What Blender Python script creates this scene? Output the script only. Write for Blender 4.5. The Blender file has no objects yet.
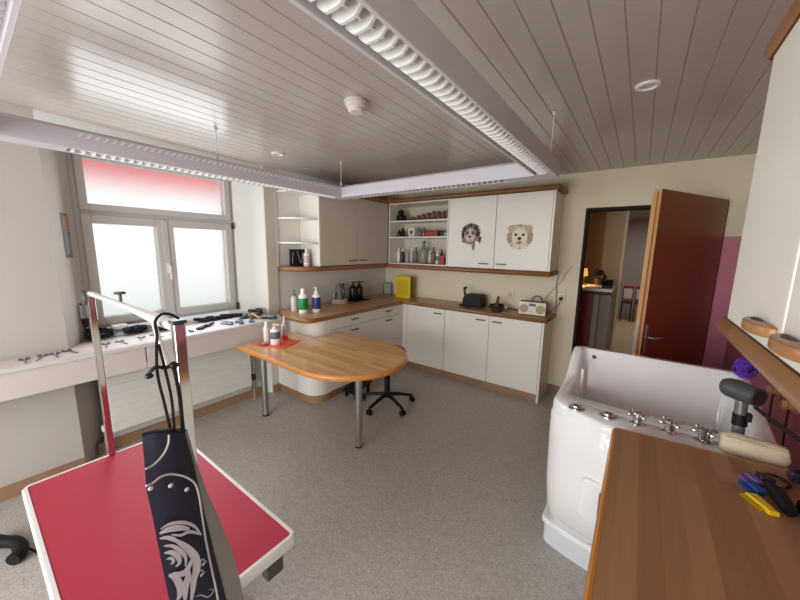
import bpy, bmesh, math, random
from mathutils import Vector, Matrix
random.seed(7)
S = bpy.context.scene
COL = S.collection
PI = math.pi

# ------------------------------------------------------------------ colours and materials
def lin(c):
    c = c / 255.0
    return c / 12.92 if c <= 0.04045 else ((c + 0.055) / 1.055) ** 2.4
def rgb(r, g, b): return (lin(r), lin(g), lin(b), 1.0)

_MC = {}
def mat(col, rough=0.5, metal=0.0, noise=0.0, scale=8.0, coat=0.0, trans=0.0, spec=0.5, alpha=1.0):
    """plain procedural material; noise > 0 adds a faint mottling of the base colour"""
    key = (tuple(col), rough, metal, noise, scale, coat, trans, spec, alpha)
    if key in _MC: return _MC[key]
    m = bpy.data.materials.new('surface'); m.use_nodes = True
    nt = m.node_tree; b = nt.nodes['Principled BSDF']
    c = rgb(*col)
    b.inputs['Base Color'].default_value = c
    b.inputs['Roughness'].default_value = rough
    b.inputs['Metallic'].default_value = metal
    b.inputs['Coat Weight'].default_value = coat
    b.inputs['Coat Roughness'].default_value = 0.1
    b.inputs['Transmission Weight'].default_value = trans
    b.inputs['Specular IOR Level'].default_value = spec
    b.inputs['Alpha'].default_value = alpha
    if noise > 0:
        tc = nt.nodes.new('ShaderNodeTexCoord'); nz = nt.nodes.new('ShaderNodeTexNoise')
        nz.inputs['Scale'].default_value = scale; nz.inputs['Detail'].default_value = 4
        nt.links.new(tc.outputs['Object'], nz.inputs['Vector'])
        mx = nt.nodes.new('ShaderNodeMix'); mx.data_type = 'RGBA'
        lo = tuple(k * (1 - noise) for k in c[:3]) + (1,); hi = tuple(min(1, k * (1 + noise)) for k in c[:3]) + (1,)
        mx.inputs[6].default_value = lo; mx.inputs[7].default_value = hi
        nt.links.new(nz.outputs['Fac'], mx.inputs[0])
        nt.links.new(mx.outputs[2], b.inputs['Base Color'])
    _MC[key] = m
    return m

def wood(c1, c2, across, along, strip=0.045, rough=0.35, coat=0.0, contrast=1.0, length=0.6):
    """butcher-block / veneer wood: strips laid side by side, each with its own tone, plus grain"""
    key = ('wood', c1, c2, across, along, strip, rough, coat, contrast, length)
    if key in _MC: return _MC[key]
    m = bpy.data.materials.new('wood'); m.use_nodes = True
    nt = m.node_tree; N = nt.nodes; L = nt.links; b = N['Principled BSDF']
    b.inputs['Roughness'].default_value = rough; b.inputs['Coat Weight'].default_value = coat
    b.inputs['Coat Roughness'].default_value = 0.15
    tc = N.new('ShaderNodeTexCoord'); sp = N.new('ShaderNodeSeparateXYZ'); L.new(tc.outputs['Object'], sp.inputs[0])
    def math_(op, a, v=None):
        n = N.new('ShaderNodeMath'); n.operation = op
        if hasattr(a, 'links'): L.new(a, n.inputs[0])
        else: n.inputs[0].default_value = a
        if v is not None:
            if hasattr(v, 'links'): L.new(v, n.inputs[1])
            else: n.inputs[1].default_value = v
        return n.outputs[0]
    row = math_('FLOOR', math_('MULTIPLY', sp.outputs[across], 1 / strip))
    wn0 = N.new('ShaderNodeTexWhiteNoise'); wn0.noise_dimensions = '1D'; L.new(row, wn0.inputs['W'])
    sh = math_('ADD', math_('MULTIPLY', sp.outputs[along], 1 / length), math_('MULTIPLY', wn0.outputs['Value'], 7.0))
    cell = math_('FLOOR', sh)
    wn = N.new('ShaderNodeTexWhiteNoise'); wn.noise_dimensions = '2D'
    cb = N.new('ShaderNodeCombineXYZ'); L.new(row, cb.inputs[0]); L.new(cell, cb.inputs[1]); L.new(cb.outputs[0], wn.inputs['Vector'])
    mp = N.new('ShaderNodeMapping'); L.new(tc.outputs['Object'], mp.inputs['Vector'])
    sc = [60, 60, 60]; sc['XYZ'.index(along)] = 3
    mp.inputs['Scale'].default_value = sc
    nz = N.new('ShaderNodeTexNoise'); nz.inputs['Scale'].default_value = 1.0; nz.inputs['Detail'].default_value = 5
    L.new(mp.outputs[0], nz.inputs['Vector'])
    f = math_('ADD', math_('MULTIPLY', wn.outputs['Value'], 0.55 * contrast), math_('MULTIPLY', nz.outputs['Fac'], 0.5))
    mx = N.new('ShaderNodeMix'); mx.data_type = 'RGBA'
    mx.inputs[6].default_value = rgb(*c1); mx.inputs[7].default_value = rgb(*c2)
    L.new(f, mx.inputs[0]); L.new(mx.outputs[2], b.inputs['Base Color'])
    _MC[key] = m
    return m

def floor_material():
    m = bpy.data.materials.new('speckled_linoleum'); m.use_nodes = True
    nt = m.node_tree; N = nt.nodes; L = nt.links; b = N['Principled BSDF']
    b.inputs['Roughness'].default_value = 0.42
    tc = N.new('ShaderNodeTexCoord')
    v = N.new('ShaderNodeTexVoronoi'); v.inputs['Scale'].default_value = 130; L.new(tc.outputs['Object'], v.inputs['Vector'])
    nz = N.new('ShaderNodeTexNoise'); nz.inputs['Scale'].default_value = 60; nz.inputs['Detail'].default_value = 3
    L.new(tc.outputs['Object'], nz.inputs['Vector'])
    rp = N.new('ShaderNodeValToRGB')
    e = rp.color_ramp.elements
    e[0].position = 0.0; e[0].color = rgb(150, 143, 138)
    e[1].position = 1.0; e[1].color = rgb(196, 190, 184)
    k = e.new(0.35); k.color = rgb(172, 165, 159)
    k = e.new(0.7); k.color = rgb(181, 174, 168)
    sp = N.new('ShaderNodeSeparateColor'); L.new(v.outputs['Color'], sp.inputs[0])
    L.new(sp.outputs[0], rp.inputs['Fac'])
    mx = N.new('ShaderNodeMix'); mx.data_type = 'RGBA'; mx.inputs[7].default_value = rgb(176, 169, 162)
    r2 = N.new('ShaderNodeMapRange'); r2.inputs[1].default_value = 0.35; r2.inputs[2].default_value = 0.65
    L.new(nz.outputs['Fac'], r2.inputs[0])
    r3 = N.new('ShaderNodeMath'); r3.operation = 'MULTIPLY'; r3.inputs[1].default_value = 0.6; L.new(r2.outputs[0], r3.inputs[0])
    L.new(r3.outputs[0], mx.inputs[0]); L.new(rp.outputs['Color'], mx.inputs[6])
    L.new(mx.outputs[2], b.inputs['Base Color'])
    return m

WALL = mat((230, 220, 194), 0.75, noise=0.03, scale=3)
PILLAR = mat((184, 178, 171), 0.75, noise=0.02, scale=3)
REVEAL = mat((226, 226, 221), 0.7)
CEIL = mat((190, 181, 174), 0.22, noise=0.03, scale=2, spec=0.34)
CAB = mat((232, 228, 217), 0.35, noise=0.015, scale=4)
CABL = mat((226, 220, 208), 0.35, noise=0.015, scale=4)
WHITE = mat((236, 235, 231), 0.4)
LAMPW = mat((204, 200, 206), 0.4)
GAP = mat((60, 55, 50), 0.8)
SILL = mat((206, 202, 198), 0.35)
FASC = mat((206, 197, 191), 0.4)
UPVC = mat((198, 197, 192), 0.3)
RUBBER = mat((30, 30, 30), 0.7)
BLACK = mat((13, 13, 15), 0.55, spec=0.35)
BLACKS = mat((14, 14, 16), 0.25)
CHROME = mat((215, 215, 215), 0.12, 1.0)
STEEL = mat((185, 185, 185), 0.28, 1.0)
BRASS = mat((120, 92, 66), 0.35, 0.6)
TOPW = wood((176, 128, 78), (208, 162, 108), 'Y', 'X', 0.05, 0.3)
TABLEW = wood((180, 128, 78), (224, 176, 120), 'Y', 'X', 0.047, 0.25, coat=0.45, contrast=1.2)
DESKW = wood((138, 98, 64), (184, 140, 100), 'X', 'Y', 0.048, 0.42, contrast=1.1, length=0.9)
EDGEW = wood((178, 116, 52), (204, 140, 70), 'Z', 'X', 0.2, 0.3)
EDGEY = wood((178, 116, 52), (204, 140, 70), 'Z', 'Y', 0.2, 0.3)
MOULD = wood((118, 76, 44), (150, 102, 62), 'Z', 'X', 0.3, 0.35)
MOULDY = wood((128, 84, 50), (158, 108, 66), 'Z', 'Y', 0.3, 0.35)
BASEB = wood((138, 106, 80), (162, 128, 98), 'Z', 'X', 0.3, 0.45)
BASEY = wood((138, 106, 80), (162, 128, 98), 'Z', 'Y', 0.3, 0.45)
DOORW = wood((122, 58, 22), (152, 82, 38), 'X', 'Z', 0.12, 0.3, contrast=0.5, length=3.0)
DOORE = wood((190, 138, 84), (214, 164, 108), 'Y', 'Z', 0.03, 0.45, length=3.0)
PINK = mat((206, 132, 150), 0.7, noise=0.05, scale=3)
RED = mat((178, 34, 62), 0.55, noise=0.06, scale=40)
TUBW = mat((236, 234, 234), 0.12, coat=0.4)
NAVY = mat((26, 28, 52), 0.6, noise=0.15, scale=25)
GREYC = mat((150, 147, 144), 0.8)

# ------------------------------------------------------------------ mesh helpers (world coordinates)
ORIG = {}
def finish(name, bm, m, parent=None, smooth=False, angle=0.7):
    me = bpy.data.meshes.new(name)
    off = Vector((0, 0, 0))
    if parent is not None:
        r = parent
        while r.parent is not None: r = r.parent
        off = ORIG.get(r.name, Vector((0, 0, 0)))
    for v in bm.verts: v.co -= off
    bmesh.ops.recalc_face_normals(bm, faces=bm.faces[:])
    bm.to_mesh(me); bm.free()
    for k in (m if isinstance(m, (list, tuple)) else [m]): me.materials.append(k)
    if smooth:
        me.polygons.foreach_set('use_smooth', [True] * len(me.polygons))
        try: me.set_sharp_from_angle(angle=angle)
        except Exception: pass
    o = bpy.data.objects.new(name, me); COL.objects.link(o)
    if parent is not None: o.parent = parent
    return o

def thing(name, label, cat, loc=(0, 0, 0), group=None):
    o = bpy.data.objects.new(name, None); COL.objects.link(o)
    o.empty_display_size = 0.05
    o.location = loc; ORIG[o.name] = Vector(loc)
    o['label'] = label; o['category'] = cat
    if group: o['group'] = group
    return o
def tag(o, label, cat, group=None):
    o['label'] = label; o['category'] = cat
    if group: o['group'] = group
    return o
def struct(name, bm, m, parent=None, smooth=False):
    o = finish(name, bm, m, parent, smooth); o['kind'] = 'structure'; return o
def dup(root, loc, label=None, rotz=None, group=None):
    r = root.copy(); COL.objects.link(r); r.location = loc
    if rotz is not None: r.rotation_euler = (0, 0, rotz)
    if label: r['label'] = label
    if group: r['group'] = group
    for ch in list(root.children):
        c = ch.copy(); COL.objects.link(c); c.parent = r
        for g in ch.children:
            d = g.copy(); COL.objects.link(d); d.parent = c
    return r

def box(x0, x1, y0, y1, z0, z1, bev=0.0, seg=2, bm=None, mi=0):
    own = bmesh.new()
    r = bmesh.ops.create_cube(own, size=1.0)
    for v in own.verts:
        v.co = Vector(((x0 + x1) / 2 + v.co.x * (x1 - x0), (y0 + y1) / 2 + v.co.y * (y1 - y0), (z0 + z1) / 2 + v.co.z * (z1 - z0)))
    if bev > 0:
        bmesh.ops.bevel(own, geom=own.edges[:], offset=bev, segments=seg, profile=0.5, affect='EDGES')
    for f in own.faces: f.material_index = mi
    return join(bm, own)
def join(bm, own):
    if bm is None: return own
    me = bpy.data.meshes.new('tmp'); own.to_mesh(me); own.free(); bm.from_mesh(me); bpy.data.meshes.remove(me)
    return bm
def prism(pts, z0, z1, bev=0.0, seg=3, bm=None, axis='Z', mi=0):
    """extrude an outline; axis Z: pts are (x, y); X: (y, z); Y: (x, z)"""
    own = bmesh.new()
    def P(a, b, c): return {'Z': (a, b, c), 'X': (c, a, b), 'Y': (a, c, b)}[axis]
    lo = [own.verts.new(P(a, b, z0)) for a, b in pts]; hi = [own.verts.new(P(a, b, z1)) for a, b in pts]
    n = len(pts)
    fl = own.faces.new(lo); fh = own.faces.new(hi)
    for i in range(n): own.faces.new((lo[i], lo[(i + 1) % n], hi[(i + 1) % n], hi[i]))
    bmesh.ops.recalc_face_normals(own, faces=own.faces[:])
    if bev > 0:
        ed = [e for e in own.edges if (fl in e.link_faces or fh in e.link_faces)]
        bmesh.ops.bevel(own, geom=ed, offset=bev, segments=seg, profile=0.5, affect='EDGES')
    for f in own.faces: f.material_index = mi
    return join(bm, own)
def offset(pts, d):
    """inset a counter-clockwise outline by d"""
    n = len(pts); out = []
    for i in range(n):
        p, q, r = Vector(pts[i - 1]), Vector(pts[i]), Vector(pts[(i + 1) % n])
        a = (q - p).normalized(); b = (r - q).normalized()
        na = Vector((-a.y, a.x)); nb = Vector((-b.y, b.x))
        k = (na + nb); k = k / max(0.3, k.dot(na))
        out.append(tuple(q + k * d))
    return out
def ring_prism(pts, d, z0, z1, bev=0.004, bm=None):
    """a band of width d following an outline"""
    own = bmesh.new(); inn = offset(pts, d); n = len(pts)
    prof = [(0, z0, 0), (0, z0 + bev, 1), (0, z1 - bev, 1), (0, z1, 0)]
    loops = []
    out_s = offset(pts, bev)
    for (src, z) in ((inn, z0), (out_s, z0), (pts, z0 + bev * 1.2), (pts, z1 - bev * 1.2), (out_s, z1), (inn, z1)):
        loops.append([own.verts.new((a, b, z)) for a, b in src])
    for k in range(len(loops)):
        A, B = loops[k], loops[(k + 1) % len(loops)]
        for i in range(n): own.faces.new((A[i], A[(i + 1) % n], B[(i + 1) % n], B[i]))
    return join(bm, own)
def arc(cx, cy, rx, ry, a0, a1, n=12):
    return [(cx + rx * math.cos(math.radians(a0 + (a1 - a0) * i / n)), cy + ry * math.sin(math.radians(a0 + (a1 - a0) * i / n))) for i in range(n + 1)]
def lathe(prof, cx, cy, z0, n=20, bm=None, mi=0):
    own = bmesh.new(); rings = []
    for r, z in prof:
        if r < 1e-5: rings.append([own.verts.new((cx, cy, z0 + z))])
        else: rings.append([own.verts.new((cx + r * math.cos(2 * PI * i / n), cy + r * math.sin(2 * PI * i / n), z0 + z)) for i in range(n)])
    for A, B in zip(rings, rings[1:]):
        for i in range(n):
            j = (i + 1) % n
            if len(A) == 1 and len(B) == 1: continue
            if len(A) == 1: own.faces.new((A[0], B[i], B[j]))
            elif len(B) == 1: own.faces.new((A[i], A[j], B[0]))
            else: own.faces.new((A[i], A[j], B[j], B[i]))
    for R in (rings[0], rings[-1]):
        if len(R) > 2: own.faces.new(R)
    for f in own.faces: f.material_index = mi
    return join(bm, own)
def tube(pts, r, n=8, bm=None, closed=False, mi=0, flat=1.0):
    own = bmesh.new(); P = [Vector(p) for p in pts]; m = len(P); rings = []
    rr = r if isinstance(r, (list, tuple)) else [r] * m
    up = Vector((0, 0, 1)); prevN = None
    for i in range(m):
        a = P[i - 1] if (i > 0 or closed) else P[i]; b = P[(i + 1) % m] if (i < m - 1 or closed) else P[i]
        t = (b - a).normalized()
        if prevN is None:
            nrm = t.cross(up)
            if nrm.length < 1e-3: nrm = t.cross(Vector((0, 1, 0)))
        else: nrm = prevN - t * prevN.dot(t)
        nrm.normalize(); prevN = nrm; bi = t.cross(nrm)
        rings.append([own.verts.new(P[i] + nrm * rr[i] * math.cos(2 * PI * k / n) + bi * rr[i] * flat * math.sin(2 * PI * k / n)) for k in range(n)])
    for i in range(m - (0 if closed else 1)):
        A, B = rings[i], rings[(i + 1) % m]
        for k in range(n): own.faces.new((A[k], A[(k + 1) % n], B[(k + 1) % n], B[k]))
    if not closed: own.faces.new(rings[0]); own.faces.new(rings[-1])
    for f in own.faces: f.material_index = mi
    return join(bm, own)
def spline(pts, n=8):
    P = [Vector(p) for p in pts]; out = []
    for i in range(len(P) - 1):
        p0 = P[max(i - 1, 0)]; p1 = P[i]; p2 = P[i + 1]; p3 = P[min(i + 2, len(P) - 1)]
        for k in range(n):
            t = k / n
            out.append(0.5 * ((2 * p1) + (p2 - p0) * t + (2 * p0 - 5 * p1 + 4 * p2 - p3) * t * t + (3 * p1 - p0 - 3 * p2 + p3) * t ** 3))
    out.append(P[-1]); return out
def ball(c, rx, ry, rz, bm=None, sub=2, jit=0.0, mi=0):
    own = bmesh.new(); bmesh.ops.create_icosphere(own, subdivisions=sub, radius=1.0)
    for v in own.verts:
        k = 1 + random.uniform(-jit, jit)
        v.co = Vector((c[0] + v.co.x * rx * k, c[1] + v.co.y * ry * k, c[2] + v.co.z * rz * k))
    for f in own.faces: f.material_index = mi
    return join(bm, own)
def xf(bm, M):
    for v in bm.verts: v.co = M @ v.co
    return bm

# ------------------------------------------------------------------ room shell
H = 2.36; XR = 3.76; YB = -5.6
struct('floor', box(-0.4, XR + 0.1, YB - 0.1, 0.0, -0.1, 0.0), floor_material())
# ceiling: tongue-and-groove boards running towards the back wall, with a real V groove between boards
bm = bmesh.new()
bw, gw, gd = 0.0948, 0.007, 0.0045
xs = []
x = 2.968 - bw * 35
while x < XR + 0.1:
    xs.append(x); x += bw
prof = []
for x in xs:
    prof += [(x - gw / 2, H), (x, H + gd), (x + gw / 2, H)]
for (a, za), (b, zb) in zip(prof, prof[1:]):
    v = [bm.verts.new(p) for p in ((a, YB - 0.1, za), (b, YB - 0.1, zb), (b, 0.0, zb), (a, 0.0, za))]
    bm.faces.new(v)
bmesh.ops.remove_doubles(bm, verts=bm.verts[:], dist=1e-5)
struct('ceiling', bm, CEIL)
struct('trim_1', box(-0.45, XR + 0.1, YB - 0.1, 0.12, H + 0.02, H + 0.1), WALL)

# window wall
WY0, WY1, WZ0, WZ1, WX = -3.30, -2.156, 0.90, 2.26, -0.20
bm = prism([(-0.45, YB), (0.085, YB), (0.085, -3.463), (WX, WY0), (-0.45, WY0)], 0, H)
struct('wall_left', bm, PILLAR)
bm = prism([(-0.45, WY1), (WX, WY1), (0.0, -1.955), (0.0, 0.0), (-0.45, 0.0)], 0, H)
struct('wall_left.001', bm, REVEAL)
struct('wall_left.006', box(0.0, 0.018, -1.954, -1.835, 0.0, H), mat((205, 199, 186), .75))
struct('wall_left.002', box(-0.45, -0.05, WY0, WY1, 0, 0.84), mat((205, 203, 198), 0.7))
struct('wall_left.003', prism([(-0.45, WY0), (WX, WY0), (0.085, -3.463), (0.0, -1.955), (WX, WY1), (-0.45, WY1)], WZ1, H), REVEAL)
# back wall with doorway
DX0, DX1, DZ = 2.600, 3.63, 1.995
bm = box(-0.45, DX0, 0.0, 0.12, 0, H)
box(DX1, XR + 0.1, 0, 0.12, 1.72, H, bm=bm); box(DX0, DX1, 0, 0.12, DZ, H, bm=bm)
struct('wall_back', bm, WALL)
struct('wall_back.001', box(DX1, XR + 0.1, 0, 0.12, 0, 1.72), PINK)
# right wall: pink below, cream above
struct('wall_right', box(XR, XR + 0.1, YB, 0.0, 0, 1.72), PINK)
struct('wall_right.001', box(XR, XR + 0.1, YB, 0.0, 1.72, H), WALL)
# rear wall; the wide window behind the camera is added for fill light
RX0, RX1, RZ0, RZ1 = 0.5, 3.0, 0.35, 2.15
bm = box(-0.45, RX0, YB - 0.12, YB, 0, H); box(RX1, XR + 0.1, YB - 0.12, YB, 0, H, bm=bm)
box(RX0, RX1, YB - 0.12, YB, 0, RZ0, bm=bm); box(RX0, RX1, YB - 0.12, YB, RZ1, H, bm=bm)
struct('wall_front', bm, WALL)
bm = bmesh.new()
for a, b in ((RX0, RX0 + .06), ((RX0 + RX1) / 2 - .04, (RX0 + RX1) / 2 + .04), (RX1 - .06, RX1)): box(a, b, YB - .1, YB - .04, RZ0, RZ1, bm=bm)
for a, b in ((RZ0, RZ0 + .06), (RZ1 - .06, RZ1)): box(RX0 + .06, RX1 - .06, YB - .1, YB - .04, a, b, bm=bm)
struct('rear_fill_window', bm, UPVC)
# baseboards
struct('baseboard_left', box(0.085, 0.10, YB, -3.463, 0, 0.085), BASEY)
struct('baseboard_left.001', box(-0.05, -0.035, -3.37, -1.99, 0, 0.085), BASEY)
struct('baseboard_left.002', box(0.018, 0.033, -1.955, -1.885, 0, 0.085), BASEY)
struct('baseboard_back', box(2.39, DX0 - 0.01, -0.015, 0, 0, 0.085), BASEB)
# door frame (dark steel) and the open leaf
FR = mat((44, 38, 32), 0.8, spec=0.2)
bm = box(DX0 - 0.006, DX0 + 0.018, -0.008, 0.13, 0, DZ + 0.012, 0.003)
box(DX1 - 0.02, DX1 + 0.001, -0.001, 0.13, 0, DZ + 0.012, 0.003, bm=bm)
box(DX0 + 0.018, DX1 - 0.02, -0.008, 0.13, DZ - 0.018, DZ + 0.012, 0.003, bm=bm)
struct('trim_2', bm, FR)

th = math.radians(242.1); hinge = Vector((3.622, -0.035, 0))
DM = Matrix.Translation(hinge) @ Matrix.Rotation(th, 4, 'Z')
door = box(0, 0.985, -0.045, 0, 0.012, 2.012, 0.002)
box(0.985, 1.005, -0.045, -0.018, 0.012, 1.990, 0.001, bm=door)
door.faces.ensure_lookup_table()
for f in door.faces:
    if f.calc_center_median().x > 0.97 or f.calc_center_median().y < -0.04: f.material_index = 1
xf(door, DM)
door = struct('door_1', door, [DOORW, DOORE]); door['label'] = 'open dark red-brown wooden door with pale wood edge, swung into the room beside the tub'
def dpart(name, b, m, par, smooth=False): return finish(name, xf(b, DM), m, par, smooth)
pl = dpart('handle_plate', box(0.915, 0.950, 0.0, 0.006, 0.83, 1.05, 0.002), STEEL, door)
dpart('lever_handle', tube([(0.932, 0.004, 0.955), (0.932, 0.045, 0.955), (0.925, 0.052, 0.955), (0.82, 0.055, 0.95)], 0.008, 10), CHROME, door, True)
dpart('lever_handle', tube([(0.932, -0.048, 0.955), (0.932, -0.09, 0.955), (0.925, -0.098, 0.955), (0.82, -0.10, 0.95)], 0.008, 10), CHROME, door, True)
dpart('lock_plate', box(1.0045, 1.007, -0.042, -0.022, 0.86, 1.08, 0.0), STEEL, door)

# ------------------------------------------------------------------ the window
def frame_rect(y0, y1, z0, z1, w, x0, x1, bev=0.006):
    b = box(x0, x1, y0, y0 + w, z0, z1, bev)
    box(x0, x1, y1 - w, y1, z0, z1, bev, bm=b)
    box(x0, x1, y0 + w, y1 - w, z0, z0 + w, bev, bm=b); box(x0, x1, y0 + w, y1 - w, z1 - w, z1, bev, bm=b)
    return b
win = frame_rect(WY0, WY1, 0.925, 2.26, 0.035, -0.30, -0.215)
box(-0.30, -0.215, WY0 + .035, WY1 - .035, 1.775, 1.835, 0.006, bm=win)
win = struct('window_1', win, UPVC)
bm = frame_rect(WY0 + .03, WY1 - .03, 1.815, 2.235, 0.05, -0.285, -0.195); struct('top_light_frame', bm, UPVC, win)
bm = frame_rect(WY0 + .03, -2.752, 0.95, 1.785, 0.06, -0.285, -0.195); sashL = struct('sash', bm, UPVC, win)
bm = frame_rect(-2.748, WY1 - .03, 0.95, 1.785, 0.06, -0.285, -0.195); sashR = struct('sash', bm, UPVC, win)
struct('cover_strip', box(-0.195, -0.185, -2.775, -2.735, 0.96, 1.775, 0.003), UPVC, win)
hb = box(-0.185, -0.178, -2.768, -2.742, 1.33, 1.42, 0.003); tube([(-0.18, -2.755, 1.39), (-0.145, -2.755, 1.39), (-0.14, -2.755, 1.38), (-0.14, -2.755, 1.28)], 0.008, 8, bm=hb)
struct('window_handle', hb, WHITE, win, True)

gm = bpy.data.materials.new('frosted_glass'); gm.use_nodes = True
nt = gm.node_tree; b = nt.nodes['Principled BSDF']
b.inputs['Base Color'].default_value = (1, 1, 1, 1); b.inputs['Transmission Weight'].default_value = 1.0
b.inputs['Roughness'].default_value = 0.75; b.inputs['IOR'].default_value = 1.18
for (y0, y1, z0, z1) in ((WY0 + .08, WY1 - .08, 1.865, 2.185), (WY0 + .09, -2.812, 1.01, 1.725), (-2.688, WY1 - .09, 1.01, 1.725)):
    struct('pane', box(-0.250, -0.246, y0, y1, z0, z1), gm, win)
# hinge covers on the right edge
bm = box(-0.197, -0.18, WY1 - 0.035, WY1 - 0.012, 0.93, 1.00, 0.003); box(-0.197, -0.18, WY1 - 0.035, WY1 - 0.012, 1.74, 1.80, 0.003, bm=bm)
struct('hinge', bm, mat((70, 60, 52), 0.5), win)

# outside: pavement, awning and a pale house across the street, all blurred by the frosted panes
o = finish('pavement', box(-9, -0.45, -9, 4, -0.35, -0.25), mat((190, 190, 186), 0.8)); o['kind'] = 'structure'
aw = bmesh.new()
v = [aw.verts.new(p) for p in ((-0.50, -4.6, 2.60), (-0.50, -0.9, 2.60), (-1.25, -0.9, 2.38), (-1.25, -4.6, 2.38))]; aw.faces.new(v)
v2 = [aw.verts.new(p) for p in ((-1.25, -4.6, 2.38), (-1.25, -0.9, 2.38), (-1.25, -0.9, 2.20), (-1.25, -4.6, 2.20))]; aw.faces.new(v2)
bmesh.ops.remove_doubles(aw, verts=aw.verts[:], dist=1e-5)
bmesh.ops.solidify(aw, geom=aw.faces[:], thickness=0.004)
am = bpy.data.materials.new('awning_cloth'); am.use_nodes = True
nt = am.node_tree; nt.nodes.remove(nt.nodes['Principled BSDF'])
t1 = nt.nodes.new('ShaderNodeBsdfTranslucent'); t1.inputs[0].default_value = rgb(255, 176, 184)
t2 = nt.nodes.new('ShaderNodeBsdfDiffuse'); t2.inputs[0].default_value = rgb(255, 168, 178)
ms = nt.nodes.new('ShaderNodeMixShader'); ms.inputs[0].default_value = 0.4
nt.links.new(t1.outputs[0], ms.inputs[1]); nt.links.new(t2.outputs[0], ms.inputs[2]); nt.links.new(ms.outputs[0], nt.nodes['Material Output'].inputs[0])
tag(finish('awning', aw, am), 'red cloth awning outside, seen as a pink blur through the upper frosted pane', 'awning')

# ------------------------------------------------------------------ hallway beyond the doorway
HW = mat((196, 172, 132), 0.75)
struct('wall_left.004', box(1.2, 1.3, 0.12, 1.7, 0, H), HW)
struct('floor.001', box(0.4, 5.2, 0.0, 6.6, -0.1, 0.0), mat((168, 150, 122), 0.5))
struct('ceiling.001', box(0.4, 5.2, 0.12, 6.6, H, H + 0.1), mat((150, 138, 135), 0.6))
struct('wall_back.002', box(0.4, 2.66, 1.70, 1.8, 0, H), HW)
struct('wall_back.003', box(0.4, 5.2, 6.0, 6.1, 0, H), mat((150, 142, 146), 0.8))
struct('wall_right.002', box(4.6, 4.7, 0.12, 6.0, 0, H), HW)
struct('wall_left.005', box(2.0, 2.1, 1.8, 6.0, 0, H), HW)
o = thing('partition_wall', 'cream partition with pale edge standing behind the reception counter', 'partition', (2.80, 1.5, 0))
finish('panel', box(2.66, 2.875, 1.44, 1.50, 0, H - 0.002, 0.002), mat((196, 176, 140), 0.7), o)
finish('edge_strip', box(2.875, 2.905, 1.43, 1.51, 0, H - 0.002, 0.002), mat((226, 208, 168), 0.5), o)
o = thing('reception_counter', 'white-topped reception counter with dark red front panel, seen through the doorway', 'counter', (2.5, 1.0, 0))
finish('countertop', box(1.9, 2.86, 0.72, 1.28, 1.10, 1.14, 0.006), mat((226, 216, 200), 0.4), o)
finish('under_shelf', box(1.95, 2.82, 0.77, 1.26, 1.06, 1.0985, 0.0), mat((56, 40, 32), 0.6), o)
finish('front_panel', box(1.9, 2.668, 0.80, 0.83, 0, 1.058, 0.003), mat((128, 8, 18), 0.4), o)
finish('side_post', box(2.67, 2.73, 0.80, 1.2, 0, 1.058, 0.003), mat((150, 140, 128), 0.5), o)
finish('cupboard', box(2.735, 2.855, 0.84, 1.24, 0.06, 1.058, 0.004), mat((134, 118, 108), 0.5), o)
finish('plinth', box(2.74, 2.85, 0.86, 1.22, 0, 0.058), BLACK, o)
o = thing('desk_lamp', 'small desk lamp glowing warm on the left end of the reception counter', 'lamp', (2.51, 1.05, 1.14))
finish('base', lathe([(0.05, 0), (0.05, 0.012), (0.01, 0.02), (0, 0.02)], 2.51, 1.05, 1.14), BRASS, o, True)
finish('stem', tube([(2.51, 1.05, 1.16), (2.51, 1.05, 1.38)], 0.006, 8), BRASS, o, True)
em = bpy.data.materials.new('warm_lamp_shade'); em.use_nodes = True
eb = em.node_tree.nodes['Principled BSDF']; eb.inputs['Emission Color'].default_value = rgb(255, 170, 80); eb.inputs['Emission Strength'].default_value = 0.9; eb.inputs['Base Color'].default_value = rgb(220, 180, 120)
finish('lamp_shade', lathe([(0, .216), (0.03, 0.216), (0.045, 0.12), (0.047, 0.12), (0.032, 0.219), (0, .219)], 2.51, 1.05, 1.14), em, o, True)
l = bpy.data.lights.new('desk_lamp_bulb', 'POINT'); l.energy = 3.2; l.color = (1.0, 0.62, 0.28); l.shadow_soft_size = 0.028
lo = bpy.data.objects.new('desk_lamp_bulb', l); COL.objects.link(lo); lo.location = (2.51, 1.05, 1.285)
o = thing('potted_plant', 'dark leafy pot plant standing on the reception counter beside the desk lamp', 'plant', (2.665, 1.19, 1.14))
finish('pot', lathe([(0.04, 0), (0.055, 0.09), (0.045, 0.09), (0, 0.08)], 2.665, 1.19, 1.14), mat((92, 66, 48), 0.6), o, True)
bm = bmesh.new()
for k in range(34):
    a = random.uniform(0, 2 * PI); e = random.uniform(0.1, 1.3); r = random.uniform(0.04, 0.085)
    c = Vector((2.665 + r * math.cos(a) * math.cos(e), 1.19 + r * math.sin(a) * math.cos(e), 1.26 + r * math.sin(e) * 1.2))
    ball(c, 0.024, 0.024, 0.010, bm=bm, sub=1, jit=0.1)
finish('foliage', bm, mat((58, 42, 36), 0.6), o, True)
o = thing('telephone', 'black desk telephone at the right end of the reception counter', 'telephone', (2.80, 1.0, 1.14))
finish('body', prism([(0.84, 1.141), (1.02, 1.141), (1.02, 1.23), (0.84, 1.17)], 2.735, 2.845, 0.006, axis='X'), BLACK, o)
finish('handset', tube([(2.755, 0.86, 1.205), (2.755, 0.93, 1.24), (2.755, 1.01, 1.26)], [0.024, 0.015, 0.024], 10), BLACKS, o, True)
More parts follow.
